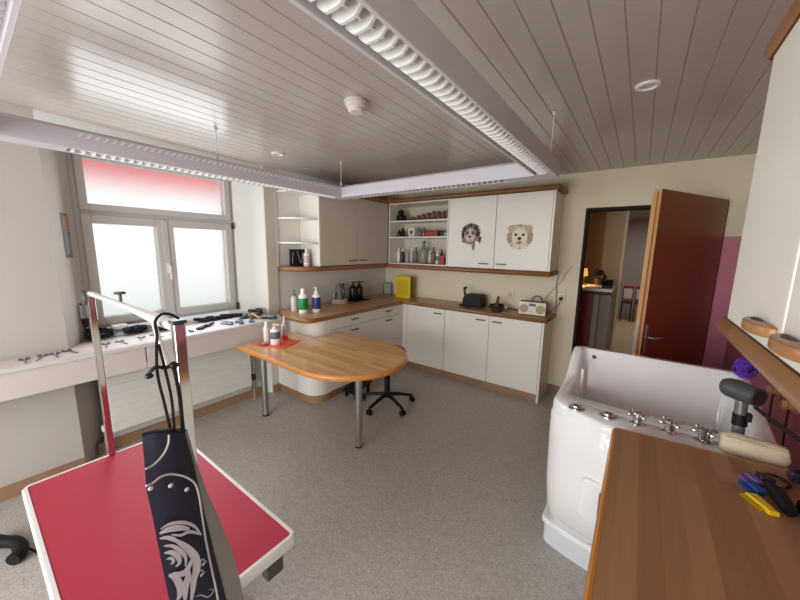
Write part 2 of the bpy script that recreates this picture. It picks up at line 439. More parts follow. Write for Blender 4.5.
# two red chairs at the end of the hall
def hall_chair(x, y, lab):
    o = thing('waiting_chair', lab, 'chair', (x, y, 0), 'small chairs at the end of the hall')
    R_ = mat((150, 22, 30), 0.6)
    finish('seat', box(x - .10, x + .10, y - .18, y + .16, 0.42, 0.47, 0.012), mat((50, 34, 34), .6), o)
    finish('backrest', box(x - .085, x + .085, y + .15, y + .175, 0.50, 0.735, 0.008), mat((196, 186, 180), 0.6), o)
    finish('top_rail', box(x - .11, x + .11, y + .145, y + .18, 0.737, 0.80, 0.006), R_, o)
    for sx in (-.09, .09):
        for sy in (-.16, .163):
            finish('leg', tube([(x + sx, y + sy, 0), (x + sx, y + sy, 0.42 if sy < 0 else 0.74)], 0.010, 8), BLACK, o, True)
    return o
hall_chair(2.93, 5.3, 'small chair with red top rail at the end of the hall, left of its pair')
hall_chair(3.17, 5.3, 'small red-railed chair at the hall end, nearer the open door edge')

# ------------------------------------------------------------------ radiator under the bench, window bench
rad = thing('radiator', 'flat white ribbed radiator on the wall under the window bench', 'radiator', (0.02, -2.8, 0.17))
bm = bmesh.new()
RZA, RZB = 0.17, 0.665; nb = 8
for k in range(nb):
    z0 = RZA + (RZB - RZA) * k / nb; z1 = RZA + (RZB - RZA) * (k + 1) / nb
    box(0.0, 0.045, -3.29, -2.20, z0 + 0.0015, z1 - 0.0015, 0.003, 1, bm=bm)
box(0.002, 0.041, -3.288, -2.202, RZA, RZB, bm=bm)
finish('panel', bm, mat((224, 220, 214), 0.4), rad)
finish('wall_bracket', box(-0.047, 0.002, -3.1, -3.06, 0.3, 0.6), UPVC, rad)
finish('wall_bracket', box(-0.047, 0.002, -2.5, -2.46, 0.3, 0.6), UPVC, rad)
bm = tube([(0.02, -2.165, 0.001), (0.02, -2.165, 0.62)], 0.010, 8); tube([(0.02, -2.165, 0.25), (0.02, -2.202, 0.25)], 0.010, 8, bm=bm)
finish('pipe', bm, mat((150, 146, 140), 0.5), rad, True)
finish('valve', lathe([(0.02, 0), (0.022, 0.02), (0.022, 0.05), (0.012, 0.06), (0, 0.06)], 0.02, -2.165, 0.22), RUBBER, rad, True)
finish('valve', lathe([(0.016, 0), (0.018, 0.02), (0.018, 0.04), (0.0, 0.05)], 0.02, -3.33, 0.20), WHITE, rad, True)
finish('pipe', tube([(0.02, -3.33, 0.20), (0.02, -3.33, 0.001)], 0.009, 8), mat((150, 146, 140), 0.5), rad, True)

BZ = 0.875; BX = 0.30
bench = thing('window_bench', 'long white shelf bench under the window with tools laid out on it', 'shelf', (0.1, -3.0, 0.84))
finish('shelf_board', prism([(WX + 0.002, WY0 + .002), (0.088, -3.461), (0.088, -4.9), (BX + 0.012, -4.9), (BX + 0.012, -1.985), (0.003, -1.985), (WX + .002, WY1 - .002)], BZ - 0.028, BZ, 0.004), SILL, bench)
for i, (a, b_) in enumerate(((-4.9, -3.945), (-3.94, -3.108), (-3.099, -1.985))):
    finish('front_panel', box(BX - 0.018, BX, a, b_, 0.690, BZ - 0.030, 0.002), FASC, bench)
finish('shelf_bracket', box(0.088, BX - 0.02, -3.945, -3.92, 0.70, BZ - .03), SILL, bench)
finish('shelf_bracket', box(0.004, BX - 0.02, -2.0, -1.985, 0.70, BZ - .03), SILL, bench)
# ------------------------------------------------------------------ worktop and base cabinets
WT = 0.90; WD = 0.656; BD = 0.43; WXR = 2.412
out = arc(0.46, -1.77, 0.457, 0.20, 180, 270, 12) + [(0.50, -1.97)] + arc(0.556, -1.87, 0.10, 0.10, -90, 0, 8) + [(0.656, -BD - .05)] + arc(0.706, -BD - .05, 0.05, 0.05, 180, 90, 4) + [(WXR - 0.02, -BD), (WXR, -BD + 0.02), (WXR, -0.003), (0.003, -0.003)]
wt = thing('worktop', 'L-shaped wooden worktop with bottles and radio on it, over the white base cabinets', 'worktop', (0.3, -1.0, WT - 0.04))
finish('top_board', prism(offset(out, 0.012), WT - 0.038, WT - 0.0005), TOPW, wt)
finish('edge_band', ring_prism(out, 0.0122, WT - 0.04, WT, 0.006), MOULD, wt, True)

def handle_bar(x, y, z, along, depth, parent, L_=0.10):
    """small wooden bar handle; along 'X' faces -Y, along 'Y' faces +X"""
    if along == 'X':
        b = box(x - L_ / 2, x + L_ / 2, y - depth - 0.008, y - depth + 0.004, z - 0.006, z + 0.006, 0.003)
        for s in (-1, 1): box(x + s * L_ * .35 - .005, x + s * L_ * .35 + .005, y - depth, y, z - 0.004, z + 0.004, bm=b)
    else:
        b = box(x + depth - 0.004, x + depth + 0.008, y - L_ / 2, y + L_ / 2, z - 0.006, z + 0.006, 0.003)
        for s in (-1, 1): box(x, x + depth, y + s * L_ * .35 - .005, y + s * L_ * .35 + .005, z - 0.004, z + 0.004, bm=b)
    return finish('handle', b, BRASS, parent)

FX = 0.636
# rounded end cabinet
pts = [(0.022, -1.88), (0.45, -1.88)] + arc(0.475, -1.72, 0.16, 0.16, -90, 0, 10)[1:] + [(0.635, -1.672), (0.022, -1.672)]
ec = thing('end_cabinet', 'white base cabinet with rounded corner at the window end of the worktop', 'cabinet', (0.3, -1.8, 0))
finish('body', prism(pts, 0.085, WT - 0.042, 0.0), CAB, ec, True)
finish('plinth', prism(offset(pts, 0.012), 0, 0.084), BASEB, ec, True)
def drawer_unit(y0, y1, label):
    u = thing('drawer_cabinet', label, 'cabinet', (0.3, (y0 + y1) / 2, 0))
    finish('body', box(0.003, FX - 0.02, y0 + .001, y1 - .001, 0.085, WT - 0.042), GAP if False else CABL, u)
    finish('plinth', box(0.003, FX - 0.03, y0 + .001, y1 - .001, 0, 0.084), BASEY, u)
    for z0, z1 in ((0.742, 0.855), (0.42, 0.738), (0.09, 0.416)):
        d = finish('drawer', box(FX - 0.019, FX, y0 + .002, y1 - .002, z0, z1, 0.002), CABL, u)
        handle_bar(FX, (y0 + y1) / 2, z1 - 0.045, 'Y', 0.022, d, 0.11)
drawer_unit(-1.67, -0.995, 'white drawer cabinet beside the rounded end of the left worktop')
drawer_unit(-0.993, -0.485, 'white drawer cabinet in the left run, next to the inner corner')
FY = -0.41
def base_unit(x0, x1, doors, label):
    u = thing('base_cabinet', label, 'cabinet', ((x0 + x1) / 2, -0.2, 0))
    finish('body', box(x0 + .001, x1 - .001, FY + 0.02, -0.003, 0.085, WT - 0.042), CAB, u)
    finish('plinth', box(x0 + .001, x1 - .001, FY + 0.03, -0.003, 0, 0.084), BASEB, u)
    for a, b_, hx in doors:
        d = finish('door', box(a + .002, b_ - .002, FY, FY + 0.019, 0.09, 0.855, 0.002), CAB, u)
        handle_bar(hx, FY, 0.80, 'X', 0.022, d, 0.11)
    if x1 > 2.3: finish('end_panel', box(2.363, 2.385, FY - 0.001, -0.003, 0.0, WT - 0.042, 0.002), CAB, u)
o = thing('corner_filler', 'white filler panel in the inner corner of the base cabinets', 'panel', (0.66, -0.44, 0))
finish('panel', box(0.618, 0.70, FY, FY + 0.018, 0.09, 0.855, 0.001), CAB, o)
finish('panel', box(FX - 0.019, FX, -0.483, FY - 0.001, 0.09, 0.855, 0.001), CABL, o)
finish('plinth', box(0.606, 0.70, FY + 0.03, FY + 0.045, 0, 0.084), BASEB, o)
base_unit(0.702, 1.255, [(0.702, 1.255, 1.165)], 'single-door white base cabinet next to the inner corner, under the open shelves')
base_unit(1.257, 2.362, [(1.257, 1.812, 1.715), (1.812, 2.362, 1.905)], 'double-door white base cabinet at the doorway end, under the radio')

# ------------------------------------------------------------------ upper cabinets
ZB, ZT = 1.37, 2.155; UX = 0.333; UY = -0.364
ub = [(0.003, -1.832)] + arc(0.003, -1.53, 0.36, 0.302, -90, 0, 12)[1:] + [(0.363, -UY * 0 - 0.42)] + arc(0.388, -0.42, 0.025, 0.025, 180, 90, 3)[1:] + [(2.38, -0.395), (2.395, -0.38), (2.395, -0.003), (0.003, -0.003)]
lb = thing('lower_shelf_board', 'wooden board with rounded end running under all the upper cabinets', 'board', (0.2, -1.0, 1.32))
finish('board', prism(offset(ub, 0.012), 1.322, 1.369), MOULD, lb)
finish('edge_band', ring_prism(ub, 0.0122, 1.32, 1.3695, 0.012), MOULD, lb, True)
uc = [(0.003, -1.53), (0.375, -1.53), (0.375, -0.44)] + arc(0.405, -0.44, 0.03, 0.03, 180, 90, 3)[1:] + [(2.395, -0.41), (2.415, -0.39), (2.415, -0.003), (0.003, -0.003)]
cb = thing('cornice_board', 'brown wooden cornice board running along the top of the upper cabinets', 'board', (0.2, -1.0, 2.157))
finish('board', prism(offset(uc, 0.012), 2.159, 2.195), MOULD, cb)
finish('edge_band', ring_prism(uc, 0.0122, 2.157, 2.20, 0.010), MOULD, cb, True)

es = thing('end_shelf_unit', 'open white end shelves with rounded boards beside the window', 'shelf', (0.1, -1.7, ZB))
finish('side_panel', box(0.003, UX, -1.532, -1.516, ZB, ZT, 0.001), CAB, es)
finish('back_panel', box(0.003, 0.014, -1.832, -1.533, ZB, ZT), CAB, es)
for z in (1.615, 1.865, 2.135):
    q = [(0.015, -1.815)] + arc(0.015, -1.54, 0.30, 0.275, -90, 0, 10)[1:] + [(0.315, -1.533), (0.015, -1.533)]
    finish('shelf', prism(q, z - 0.009, z + 0.009, 0.003), WHITE, es, False)
finish('edge_post', box(0.0145, 0.026, -1.833, -1.818, ZB, ZT, 0.002), mat((206, 198, 180), 0.5), es)

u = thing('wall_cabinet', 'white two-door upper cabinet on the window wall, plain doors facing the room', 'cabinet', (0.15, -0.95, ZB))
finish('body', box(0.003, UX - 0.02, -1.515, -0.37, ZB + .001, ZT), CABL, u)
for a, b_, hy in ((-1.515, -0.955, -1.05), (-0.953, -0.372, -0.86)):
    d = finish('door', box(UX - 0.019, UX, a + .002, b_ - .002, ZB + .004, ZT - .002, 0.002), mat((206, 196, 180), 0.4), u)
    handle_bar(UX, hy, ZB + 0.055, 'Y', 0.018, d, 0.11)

# open shelf compartment on the back wall
op = thing('open_shelf_unit', 'open white wall shelves packed with bottles and boxes, left of the dog-picture doors', 'shelf', (0.8, -0.2, ZB))
X0, X1 = 0.34, 1.235
finish('back_panel', box(X0, X1, -0.016, -0.003, ZB + .001, ZT), mat((214, 206, 186), 0.5), op)
finish('side_panel', box(X0, X0 + 0.016, UY, -0.017, ZB + .001, ZT, 0.001), CABL, op)
finish('side_panel', box(X1 - 0.016, X1, UY, -0.017, ZB + .001, ZT, 0.001), CABL, op)
finish('shelf', box(X0 + .017, X1 - .017, UY, -0.017, ZT - 0.018, ZT, 0.002), CABL, op)
SZ = [ZB + 0.018, 1.728, 1.932]
finish('shelf', box(X0 + .017, X1 - .017, UY, -0.017, ZB + .001, SZ[0], 0.002), CABL, op)
for z in SZ[1:]: finish('shelf', box(X0 + .017, X1 - .017, UY + .01, -0.017, z - 0.016, z, 0.002), WHITE, op)

u = thing('wall_cabinet', 'white two-door upper cabinet with a dog head sticker on each door', 'cabinet', (1.8, -0.2, ZB))
finish('body', box(1.237, 2.358, UY + 0.02, -0.003, ZB + .001, ZT), CAB, u)
dogdoors = []
for a, b_, hx in ((1.237, 1.802, 1.69), (1.804, 2.358, 1.89)):
    d = finish('door', box(a + .002, b_ - .002, UY, UY + 0.019, ZB + .004, ZT - .002, 0.002), CAB, u)
    handle_bar(hx, UY, ZB + 0.055, 'X', 0.018, d, 0.11); dogdoors.append(d)
finish('end_panel', box(2.359, 2.378, UY - 0.001, -0.003, ZB + .001, ZT, 0.001), CAB, u)

# dog head stickers: thin layered shapes on the doors
def blob(cx, cz, rx, rz, n, jag, layer, mi, bm, ph=0.0, squash=None):
    y = UY - 0.0012 - 0.0007 * layer
    pts = []
    for i in range(n):
        a = 2 * PI * i / n + ph
        k = 1 + (jag if i % 2 else -jag) + random.uniform(-jag, jag) * 0.4
        pts.append((cx + rx * k * math.cos(a), cz + rz * k * math.sin(a)))
    own = bmesh.new(); vs = [own.verts.new((p[0], y, p[1])) for p in pts]; c = own.verts.new((cx, y, cz))
    for i in range(n): own.faces.new((vs[i], vs[(i + 1) % n], c)).material_index = mi
    join(bm, own)
DM1 = [mat(c, 0.7) for c in ((132, 116, 106), (92, 78, 72), (214, 194, 180), (44, 38, 36), (166, 138, 128), (192, 174, 160))]
bm = bmesh.new()
cx, cz = 1.525, 1.745
blob(cx - .01, cz - .005, .100, .105, 30, .10, 0, 0, bm)
for a in range(-30, 220, 25): blob(cx - .005 + .090 * math.cos(math.radians(a)), cz + .015 + .082 * math.sin(math.radians(a)), .030, .030, 11, .22, 1, 1 if (a // 25) % 2 else 0, bm)
blob(cx + .105, cz - .055, .022, .040, 9, .25, 1, 1, bm); blob(cx + .035, cz - .125, .020, .055, 9, .2, 1, 0, bm); blob(cx - .085, cz - .05, .03, .05, 11, .2, 1, 0, bm)
blob(cx - .015, cz - .01, .068, .075, 20, .10, 2, 5, bm)
blob(cx - .050, cz + .020, .032, .026, 12, .16, 3, 0, bm); blob(cx + .030, cz + .020, .032, .026, 12, .16, 3, 0, bm)
blob(cx - .012, cz + .035, .012, .045, 10, .2, 4, 2, bm)
blob(cx - .012, cz - .045, .044, .040, 16, .12, 4, 2, bm)
blob(cx - .042, cz + .012, .009, .008, 10, 0, 5, 3, bm); blob(cx + .022, cz + .012, .009, .008, 10, 0, 5, 3, bm)
blob(cx - .012, cz - .026, .019, .013, 10, 0, 5, 3, bm); blob(cx - .010, cz - .068, .013, .016, 10, .1, 5, 4, bm)
s1 = finish('dog_sticker', bm, DM1, dogdoors[0]); s1['label'] = 'sticker of a dark curly dog head'
DM2 = [mat(c, 0.7) for c in ((168, 152, 128), (216, 202, 172), (230, 220, 198), (46, 38, 36), (140, 106, 94), (196, 176, 142))]
bm = bmesh.new()
cx, cz = 2.062, 1.715
blob(cx, cz, .132, .125, 36, .04, 0, 0, bm); blob(cx, cz, .124, .117, 34, .05, 1, 1, bm)
blob(cx - .085, cz + .085, .042, .038, 14, .08, 2, 5, bm); blob(cx + .085, cz + .08, .042, .038, 14, .08, 2, 5, bm)
blob(cx, cz + .11, .03, .010, 10, .1, 3, 0, bm)
blob(cx - .095, cz - .01, .028, .06, 14, .12, 2, 0, bm); blob(cx + .10, cz - .01, .028, .06, 14, .12, 2, 0, bm)
blob(cx, cz - .005, .08, .085, 24, .04, 3, 2, bm)
blob(cx - .038, cz + .02, .015, .014, 10, 0, 4, 3, bm); blob(cx + .036, cz + .02, .015, .014, 10, 0, 4, 3, bm)
blob(cx, cz - .018, .020, .018, 10, 0, 4, 3, bm); blob(cx, cz - .058, .036, .022, 14, .10, 4, 5, bm); blob(cx, cz - .060, .020, .009, 12, .1, 5, 4, bm)
blob(cx - .03, cz - .11, .035, .025, 14, .08, 2, 2, bm); blob(cx + .05, cz - .10, .035, .025, 14, .08, 2, 2, bm)
s2 = finish('dog_sticker', bm, DM2, dogdoors[1]); s2['label'] = 'sticker of a cream fluffy dog head'

# ------------------------------------------------------------------ peninsula table
tz = 0.725
tp = [(0.365, -2.49)] + arc(1.285, -2.04, 0.47, 0.462, -90, 90, 26) + [(0.68, -1.578), (0.68, -1.90), (0.365, -1.90)]
pt = thing('peninsula_table', 'oak-strip peninsula table with rounded end on two chrome legs', 'table', (1.0, -2.1, 0))
finish('tabletop', prism(offset(tp, 0.014), tz - 0.036, tz - 0.0004), TABLEW, pt)
finish('edge_band', ring_prism(tp, 0.0142, tz - 0.04, tz, 0.009), EDGEW, pt, True)
for (x, y) in ((0.40, -2.27), (1.432, -2.092)):
    lg = finish('leg', lathe([(0.028, 0.012), (0.028, tz - 0.041)], x, y, 0, 20), STEEL, pt, True)
    finish('foot', lathe([(0.030, 0), (0.030, 0.012), (0.0, 0.012)], x, y, 0, 16), RUBBER, lg)
    finish('mounting_plate', lathe([(0.05, tz - .047), (0.05, tz - .041), (0, tz - .041)], x, y, 0, 16), STEEL, lg)

# ------------------------------------------------------------------ stool
def five_star(cx, cy, a0, o, r=0.27):
    for k in range(5):
        a = a0 + k * 2 * PI / 5; d = Vector((math.cos(a), math.sin(a), 0)); c = Vector((cx, cy, 0))
        lg = finish('base_leg', tube([c + Vector((0, 0, .115)), c + d * r * .5 + Vector((0, 0, .10)), c + d * r + Vector((0, 0, .068))], [0.022, 0.018, 0.014], 8), BLACK, o, True)
        p = c + d * r; t = Vector((-d.y, d.x, 0))
        b_ = bmesh.new()
        for s in (-1, 1):
            tube([p + t * s * .006 + Vector((0, 0, .027)), p + t * s * .022 + Vector((0, 0, .027))], 0.027, 12, bm=b_)
        tube([p + Vector((0, 0, .03)), p + Vector((0, 0, .07))], 0.007, 8, bm=b_)
        finish('caster', b_, BLACKS, lg, True)
st = thing('swivel_stool', 'black five-star swivel stool with a red seat, pushed behind the peninsula table', 'stool', (1.165, -1.40, 0))
five_star(1.165, -1.40, math.radians(-18), st)
finish('gas_column', lathe([(0.03, .09), (0.03, .30), (0.018, .30), (0.018, .50)], 1.165, -1.40, 0, 16), BLACK, st, True)
finish('seat_plate', box(1.06, 1.27, -1.50, -1.30, 0.488, 0.505, 0.004), BLACK, st)
finish('seat', lathe([(0, .503), (0.17, .503), (0.20, .52), (0.205, .55), (0.19, .575), (0.15, .585), (0, .58)], 1.135, -1.385, 0, 28), mat((190, 26, 34), 0.5), st, True)
o = thing('footrest', 'low black footrest on the floor in the shade under the peninsula table', 'footrest', (0.80, -1.42, 0))
finish('platform', prism([(-1.56, 0.07), (-1.28, 0.12), (-1.28, 0.135), (-1.56, 0.085)], 0.68, 0.86, 0.003, axis='X'), BLACK, o)
for x in (0.70, 0.84):
    finish('foot', box(x - .012, x + .012, -1.53, -1.50, 0, .078), BLACK, o); finish('foot', box(x - .012, x + .012, -1.34, -1.31, 0, .112), BLACK, o)

# ------------------------------------------------------------------ bottles
def bottle(name, label, x, y, z, r, h, body, cap, style='cap', lab=None, lz=(0.15, 0.6), group=None, ang=0.0, cat='bottle'):
    o = thing(name, label, cat, (x, y, z), group)
    neck = h * 0.80
    if style == 'pump': neck = h * 0.76
    if style == 'spray': neck = h * 0.70
    finish('body', lathe([(0, 0), (r * .92, 0), (r, 0.005), (r, neck * .82), (r * .85, neck * .92), (r * .45, neck), (r * .38, neck), (r * .38, neck + .01), (0, neck + .01)], x, y, z, 20), body, o, True)
    if lab is not None:
        finish('bottle_label', lathe([(r * 1.012, h * lz[0]), (r * 1.018, h * lz[0] + .001), (r * 1.018, h * lz[1] - .001), (r * 1.012, h * lz[1])], x, y, z, 20), lab, o, True)
    if style == 'cap':
        finish('cap', lathe([(r * .5, neck + .001), (r * .5, h * .97), (r * .42, h), (0, h)], x, y, z, 16), cap, o, True)
    elif style == 'pump':
        b_ = lathe([(r * .5, neck + .002), (r * .5, neck + .018), (r * .2, neck + .02), (r * .2, h - .014), (r * .45, h - .013), (r * .45, h - .004), (0, h)], x, y, z, 14)
        tube([(x, y, z + h - .009), (x + r * 1.1 * math.cos(ang), y + r * 1.1 * math.sin(ang), z + h - .012)], r * .16, 8, bm=b_)
        finish('pump_head', b_, cap, o, True)
    elif style == 'spray':
        b_ = lathe([(r * .5, neck + .002), (r * .5, neck + .02), (r * .3, neck + .022), (r * .3, h * .9), (0, h * .9)], x, y, z, 12)
        d = Vector((math.cos(ang), math.sin(ang), 0)); p = Vector((x, y, z + h * .94))
        tube([p - d * r * .6, p + d * r * 1.0], [r * .38, r * .25], 8, bm=b_)
        tube([p + d * r * .5, p + d * r * .7 + Vector((0, 0, -h * .12))], r * .1, 6, bm=b_)
        finish('spray_head', b_, cap, o, True)
    return o
BW = mat((240, 240, 236), 0.35); BT = mat((205, 205, 202), 0.3); BTR = mat((214, 220, 216), 0.15, trans=0.55)
GREEN = mat((24, 132, 62), 0.4); BLUE = mat((38, 62, 110), 0.4)
bottle('spray_bottle', 'slim translucent spray bottle left of the green-label bottle on the worktop', 0.20, -1.775, WT, 0.034, 0.235, BT, mat((120, 115, 110), 0.4), 'spray', ang=-0.6)
bottle('shampoo_bottle', 'white bottle with a green label on the worktop end', 0.345, -1.77, WT, 0.046, 0.255, BW, BW, 'cap', GREEN, (0.16, 0.62))
bottle('pump_bottle', 'white pump bottle with a dark blue label on the worktop', 0.40, -1.645, WT, 0.043, 0.265, BW, BW, 'pump', BLUE, (0.14, 0.60), ang=-0.8)
# glasses rack
o = thing('glass_rack', 'small round rack of drinking glasses on the worktop behind the pump bottle', 'rack', (0.155, -1.09, WT))
finish('tray', lathe([(0, 0), (0.095, 0), (0.10, 0.01), (0.10, 0.055), (0.092, 0.055), (0.092, 0.012), (0, 0.012)], 0.155, -1.09, WT, 24), mat((214, 196, 186), 0.5), o, True)
finish('hoop', tube([(0.155, -1.185, WT + .05)] + [(0.155, -1.09 - .095 * math.cos(a), WT + .05 + .19 * math.sin(a)) for a in [i * PI / 12 for i in range(1, 12)]] + [(0.155, -0.995, WT + .05)], 0.005, 8), STEEL, o, True)
GL = mat((225, 228, 226), 0.06, trans=0.85)
for i, (dx, dy) in enumerate(((-.03, -.05), (.03, -.03), (.0, .045))):
    b_ = lathe([(0, .016), (.026, .016), (.031, .14), (.029, .14), (.024, .022), (0, .022)], 0.155 + dx, -1.09 + dy, WT, 16)
    tag(finish('drinking_glass', b_, GL, None, True), ['clear drinking glass nearest the window in the round rack', 'clear drinking glass at the front of the round rack', 'clear drinking glass nearest the corner in the round rack'][i], 'glass', 'glasses in the round rack')
o = thing('caddy_tray', 'flat black tray under the two dark bottles on the worktop', 'tray', (0.16, -0.80, WT))
finish('tray', box(0.06, 0.27, -0.93, -0.66, WT, WT + 0.012, 0.004), BLACK, o)
for k, (yy, lab) in enumerate(((-0.86, 'dark tall bottle on the black tray, the one nearer the glass rack'), (-0.745, 'dark tall bottle on the black tray, the one nearer the corner'))):
    bottle('dark_bottle', lab, 0.16, yy, WT + 0.0125, 0.050, 0.235, mat((26, 24, 28), 0.3), BLACK, 'pump', ang=0.5, group='dark bottles on the black tray')
for k, yy in enumerate((-1.02, -0.975)):
    bottle('shaker', ['black-capped glass shaker behind the glass rack, left one', 'black-capped glass shaker behind the glass rack, right one'][k], 0.05, yy + .05, WT, 0.021, 0.22, GL, BLACK, 'cap', group='glass shakers', cat='shaker')
o = thing('picture_frame', 'small grey picture frame leaning in the corner on the worktop', 'picture frame', (0.09, -0.1, WT))
M_ = Matrix.Translation((0.12, -0.10, WT)) @ Matrix.Rotation(math.radians(42), 4, 'Z') @ Matrix.Rotation(math.radians(-8), 4, 'X')
finish('frame', xf(box(-.062, .062, -.008, .008, .0, .175, .003), M_), mat((110, 108, 104), 0.4), o)
finish('picture', xf(box(-.05, .05, -.0095, -.0082, .012, .163), M_), mat((166, 166, 158), 0.3, noise=0.35, scale=30), o)
o = thing('box_file', 'bright yellow box file standing on the worktop in the corner', 'box file', (0.47, -0.2, WT))
M_ = Matrix.Translation((0.495, -0.205, WT)) @ Matrix.Rotation(math.radians(4), 4, 'Z')
finish('cover', xf(box(-.12, .12, -.035, .035, 0, .30, .004), M_), mat((226, 196, 20), 0.4, noise=0.06, scale=12), o)
finish('cover_print', xf(box(-.085, .085, -.0362, -.0355, .05, .25), M_), mat((206, 176, 16), 0.5, noise=0.12, scale=40), o)
finish('page_block', xf(box(-.10, .1215, -.03, .03, .005, .296), M_), mat((120, 104, 40), 0.7), o)

# back worktop
o = thing('clipper_case', 'black clipper case with raised handle on the back worktop below the dark dog sticker', 'case', (1.55, -0.2, WT))
b_ = prism([(-.15, 0), (.095, 0), (.09, .12), (.07, .15), (-.10, .15), (-.14, .11)], -0.27, -0.12, 0.01, axis='Y'); xf(b_, Matrix.Translation((1.555, 0, WT)))
finish('body', b_, BLACK, o)
finish('lid_handle', tube([(1.415, -0.2, WT + .12), (1.405, -0.2, WT + .17), (1.40, -.2, WT + .215), (1.43, -0.2, WT + .22)], 0.016, 8), BLACKS, o, True)
finish('strap', tube(spline([(1.40, -.25, WT + .02), (1.38, -.285, WT + .01), (1.5, -.295, WT + .012), (1.66, -.29, WT + .010)]), 0.008, 6), BLACK, o, True)
o = thing('hair_clipper', 'black hair clipper with cord lying on the back worktop beside the radio', 'clipper', (1.85, -0.2, WT))
finish('body', tube([(1.735, -.22, WT + .035), (1.81, -.20, WT + .042), (1.88, -.17, WT + .038)], [0.022, 0.032, 0.025], 10), BLACK, o, True)
finish('blade_head', box(1.885, 1.93, -.205, -.14, WT + .012, WT + .05, .004), STEEL, o)
finish('cord', tube(spline([(1.72, -.22, WT + .03), (1.715, -.17, WT + .008), (1.74, -.10, WT + .008), (1.92, -.09, WT + .008), (2.03, -.13, WT + .008), (2.06, -.06, WT + .008)]), 0.005, 6), BLACK, o, True)
o = thing('grooming_brush', 'dark brush with a reddish handle standing up beside the clipper', 'brush', (1.845, -0.30, WT))
finish('handle', tube([(1.845, -.30, WT + .04), (1.85, -.29, WT + .11), (1.855, -.285, WT + .165)], [0.014, 0.018, 0.014], 8), mat((96, 40, 46), 0.4), o, True)
finish('brush_head', box(1.80, 1.90, -.34, -.26, WT, WT + .045, .008), BLACK, o)
# radio
rd = thing('radio', 'cream tabletop radio with two round speakers and a carry handle', 'radio', (2.20, -0.26, WT))
RM = Matrix.Translation((2.225, -0.255, WT)) @ Matrix.Rotation(math.radians(3), 4, 'Z')
finish('body', xf(box(-.135, .135, -.055, .055, .006, .145, .008, 3), RM), mat((74, 70, 62), 0.5), rd)
fp = finish('front_panel', xf(box(-.134, .134, -.060, -.0545, .008, .143, .003), RM), mat((226, 216, 190), 0.4), rd)
for s in (-1, 1):
    b_ = lathe([(0, 0), (.045, 0), (.045, .003), (.038, .005), (0, .003)], 0, 0, 0, 24)
    xf(b_, RM @ Matrix.Translation((s * .082, -.060, .072)) @ Matrix.Rotation(math.radians(90), 4, 'X'))
    finish('speaker', b_, mat((170, 160, 136), 0.6, noise=.3, scale=120), rd, True)
finish('display', xf(box(-.035, .035, -.0625, -.0602, .10, .128, .001), RM), mat((70, 78, 96), 0.2), rd)
b_ = bmesh.new()
for k in range(5): xf(box(-.03 + k * .013, -.022 + k * .013, -.0645, -.0602, .035, .045, .001, bm=None), RM) if False else join(b_, xf(box(-.03 + k * .013, -.022 + k * .013, -.0645, -.0602, .035, .045, .001), RM))
finish('button_row', b_, mat((196, 186, 150), 0.4), rd)
finish('carry_handle', xf(tube([(-.02 + .055 + .055 * math.cos(a), 0, .143 + .062 * math.sin(a)) for a in [i * PI / 14 for i in range(15)]], 0.007, 8), RM), mat((90, 88, 84), 0.4), rd, True)
for sx in (-.11, .11): finish('foot', xf(box(sx - .01, sx + .01, -.03, .03, 0, .0065), RM), RUBBER, rd)

# sockets and cable by the doorway
def socket(label, x, z, wall='Y', y=0.0):
    o = thing('wall_socket', label, 'socket', (x, y - .005, z))
    finish('plate', box(x - .042, x + .042, y - .012, y - .001, z - .042, z + .042, .004), mat((222, 214, 196), 0.4), o)
    b_ = lathe([(.02, 0), (.02, .002), (0, .002)], 0, 0, 0, 16); xf(b_, Matrix.Translation((x, y - .012, z)) @ Matrix.Rotation(math.radians(90), 4, 'X'))
    finish('outlet', b_, mat((190, 182, 166), 0.5), o)
    return o
socket('pale wall socket with a black plug beside the doorway', 2.445, 1.09)
socket('pale wall socket above the worktop, left of the radio', 1.90, 1.06)
o = thing('power_plug', 'small black plug in the socket next to the doorway', 'plug', (2.455, -0.03, 1.08))
finish('plug_body', box(2.428, 2.462, -.05, -.0155, 1.055, 1.085, .005), BLACK, o)
finish('cord', tube(spline([(2.445, -.045, 1.06), (2.43, -.05, 1.01), (2.40, -.06, .97), (2.34, -.10, WT + .006), (2.30, -.15, WT + .006)]), 0.004, 6), mat((110, 104, 96), 0.5), o, True)
o = finish('cable', tube(spline([(2.40, -.008, 1.32), (2.385, -.010, 1.22), (2.395, -.012, 1.10), (2.40, -.012, 1.0), (2.405, -.02, WT + .006)]), 0.006, 6), mat((150, 144, 132), 0.5), None, True)
tag(o, 'grey cable hanging down the wall from the upper cabinet to the worktop', 'cable')
o = finish('cable', tube(spline([(2.52, -.008, 1.42), (2.46, -.008, 1.33), (2.42, -.010, 1.24), (2.30, -.010, 1.08), (2.25, -.014, WT + .006)]), 0.004, 6), mat((176, 168, 152), 0.5), None, True)
tag(o, 'thin pale cable running slantwise down the wall behind the radio', 'cable')

# end shelf things
o = thing('photo_album', 'black album with white streaks leaning on the lowest end shelf', 'album', (0.06, -1.72, 1.372))
b_ = box(0.125, 0.15, -1.765, -1.545, 1.3705, 1.55, .003)
finish('cover', b_, BLACK, o)
b_ = bmesh.new()
for (ya, yb, za, zb) in ((-1.745, -1.735, 1.40, 1.52), (-1.685, -1.64, 1.53, 1.40), (-1.63, -1.615, 1.40, 1.52)):
    tube([(0.1508, ya, za), (0.1508, yb, zb)], 0.007, 6, bm=b_, flat=.2)
finish('cover_print', b_, mat((150, 150, 150), 0.5), o)
bottle('lotion_bottle', 'white lotion bottle in front of the black album on the end shelf', 0.205, -1.605, 1.3705, 0.032, 0.185, BW, BW, 'cap', mat((206, 190, 196), .5), (.2, .6))

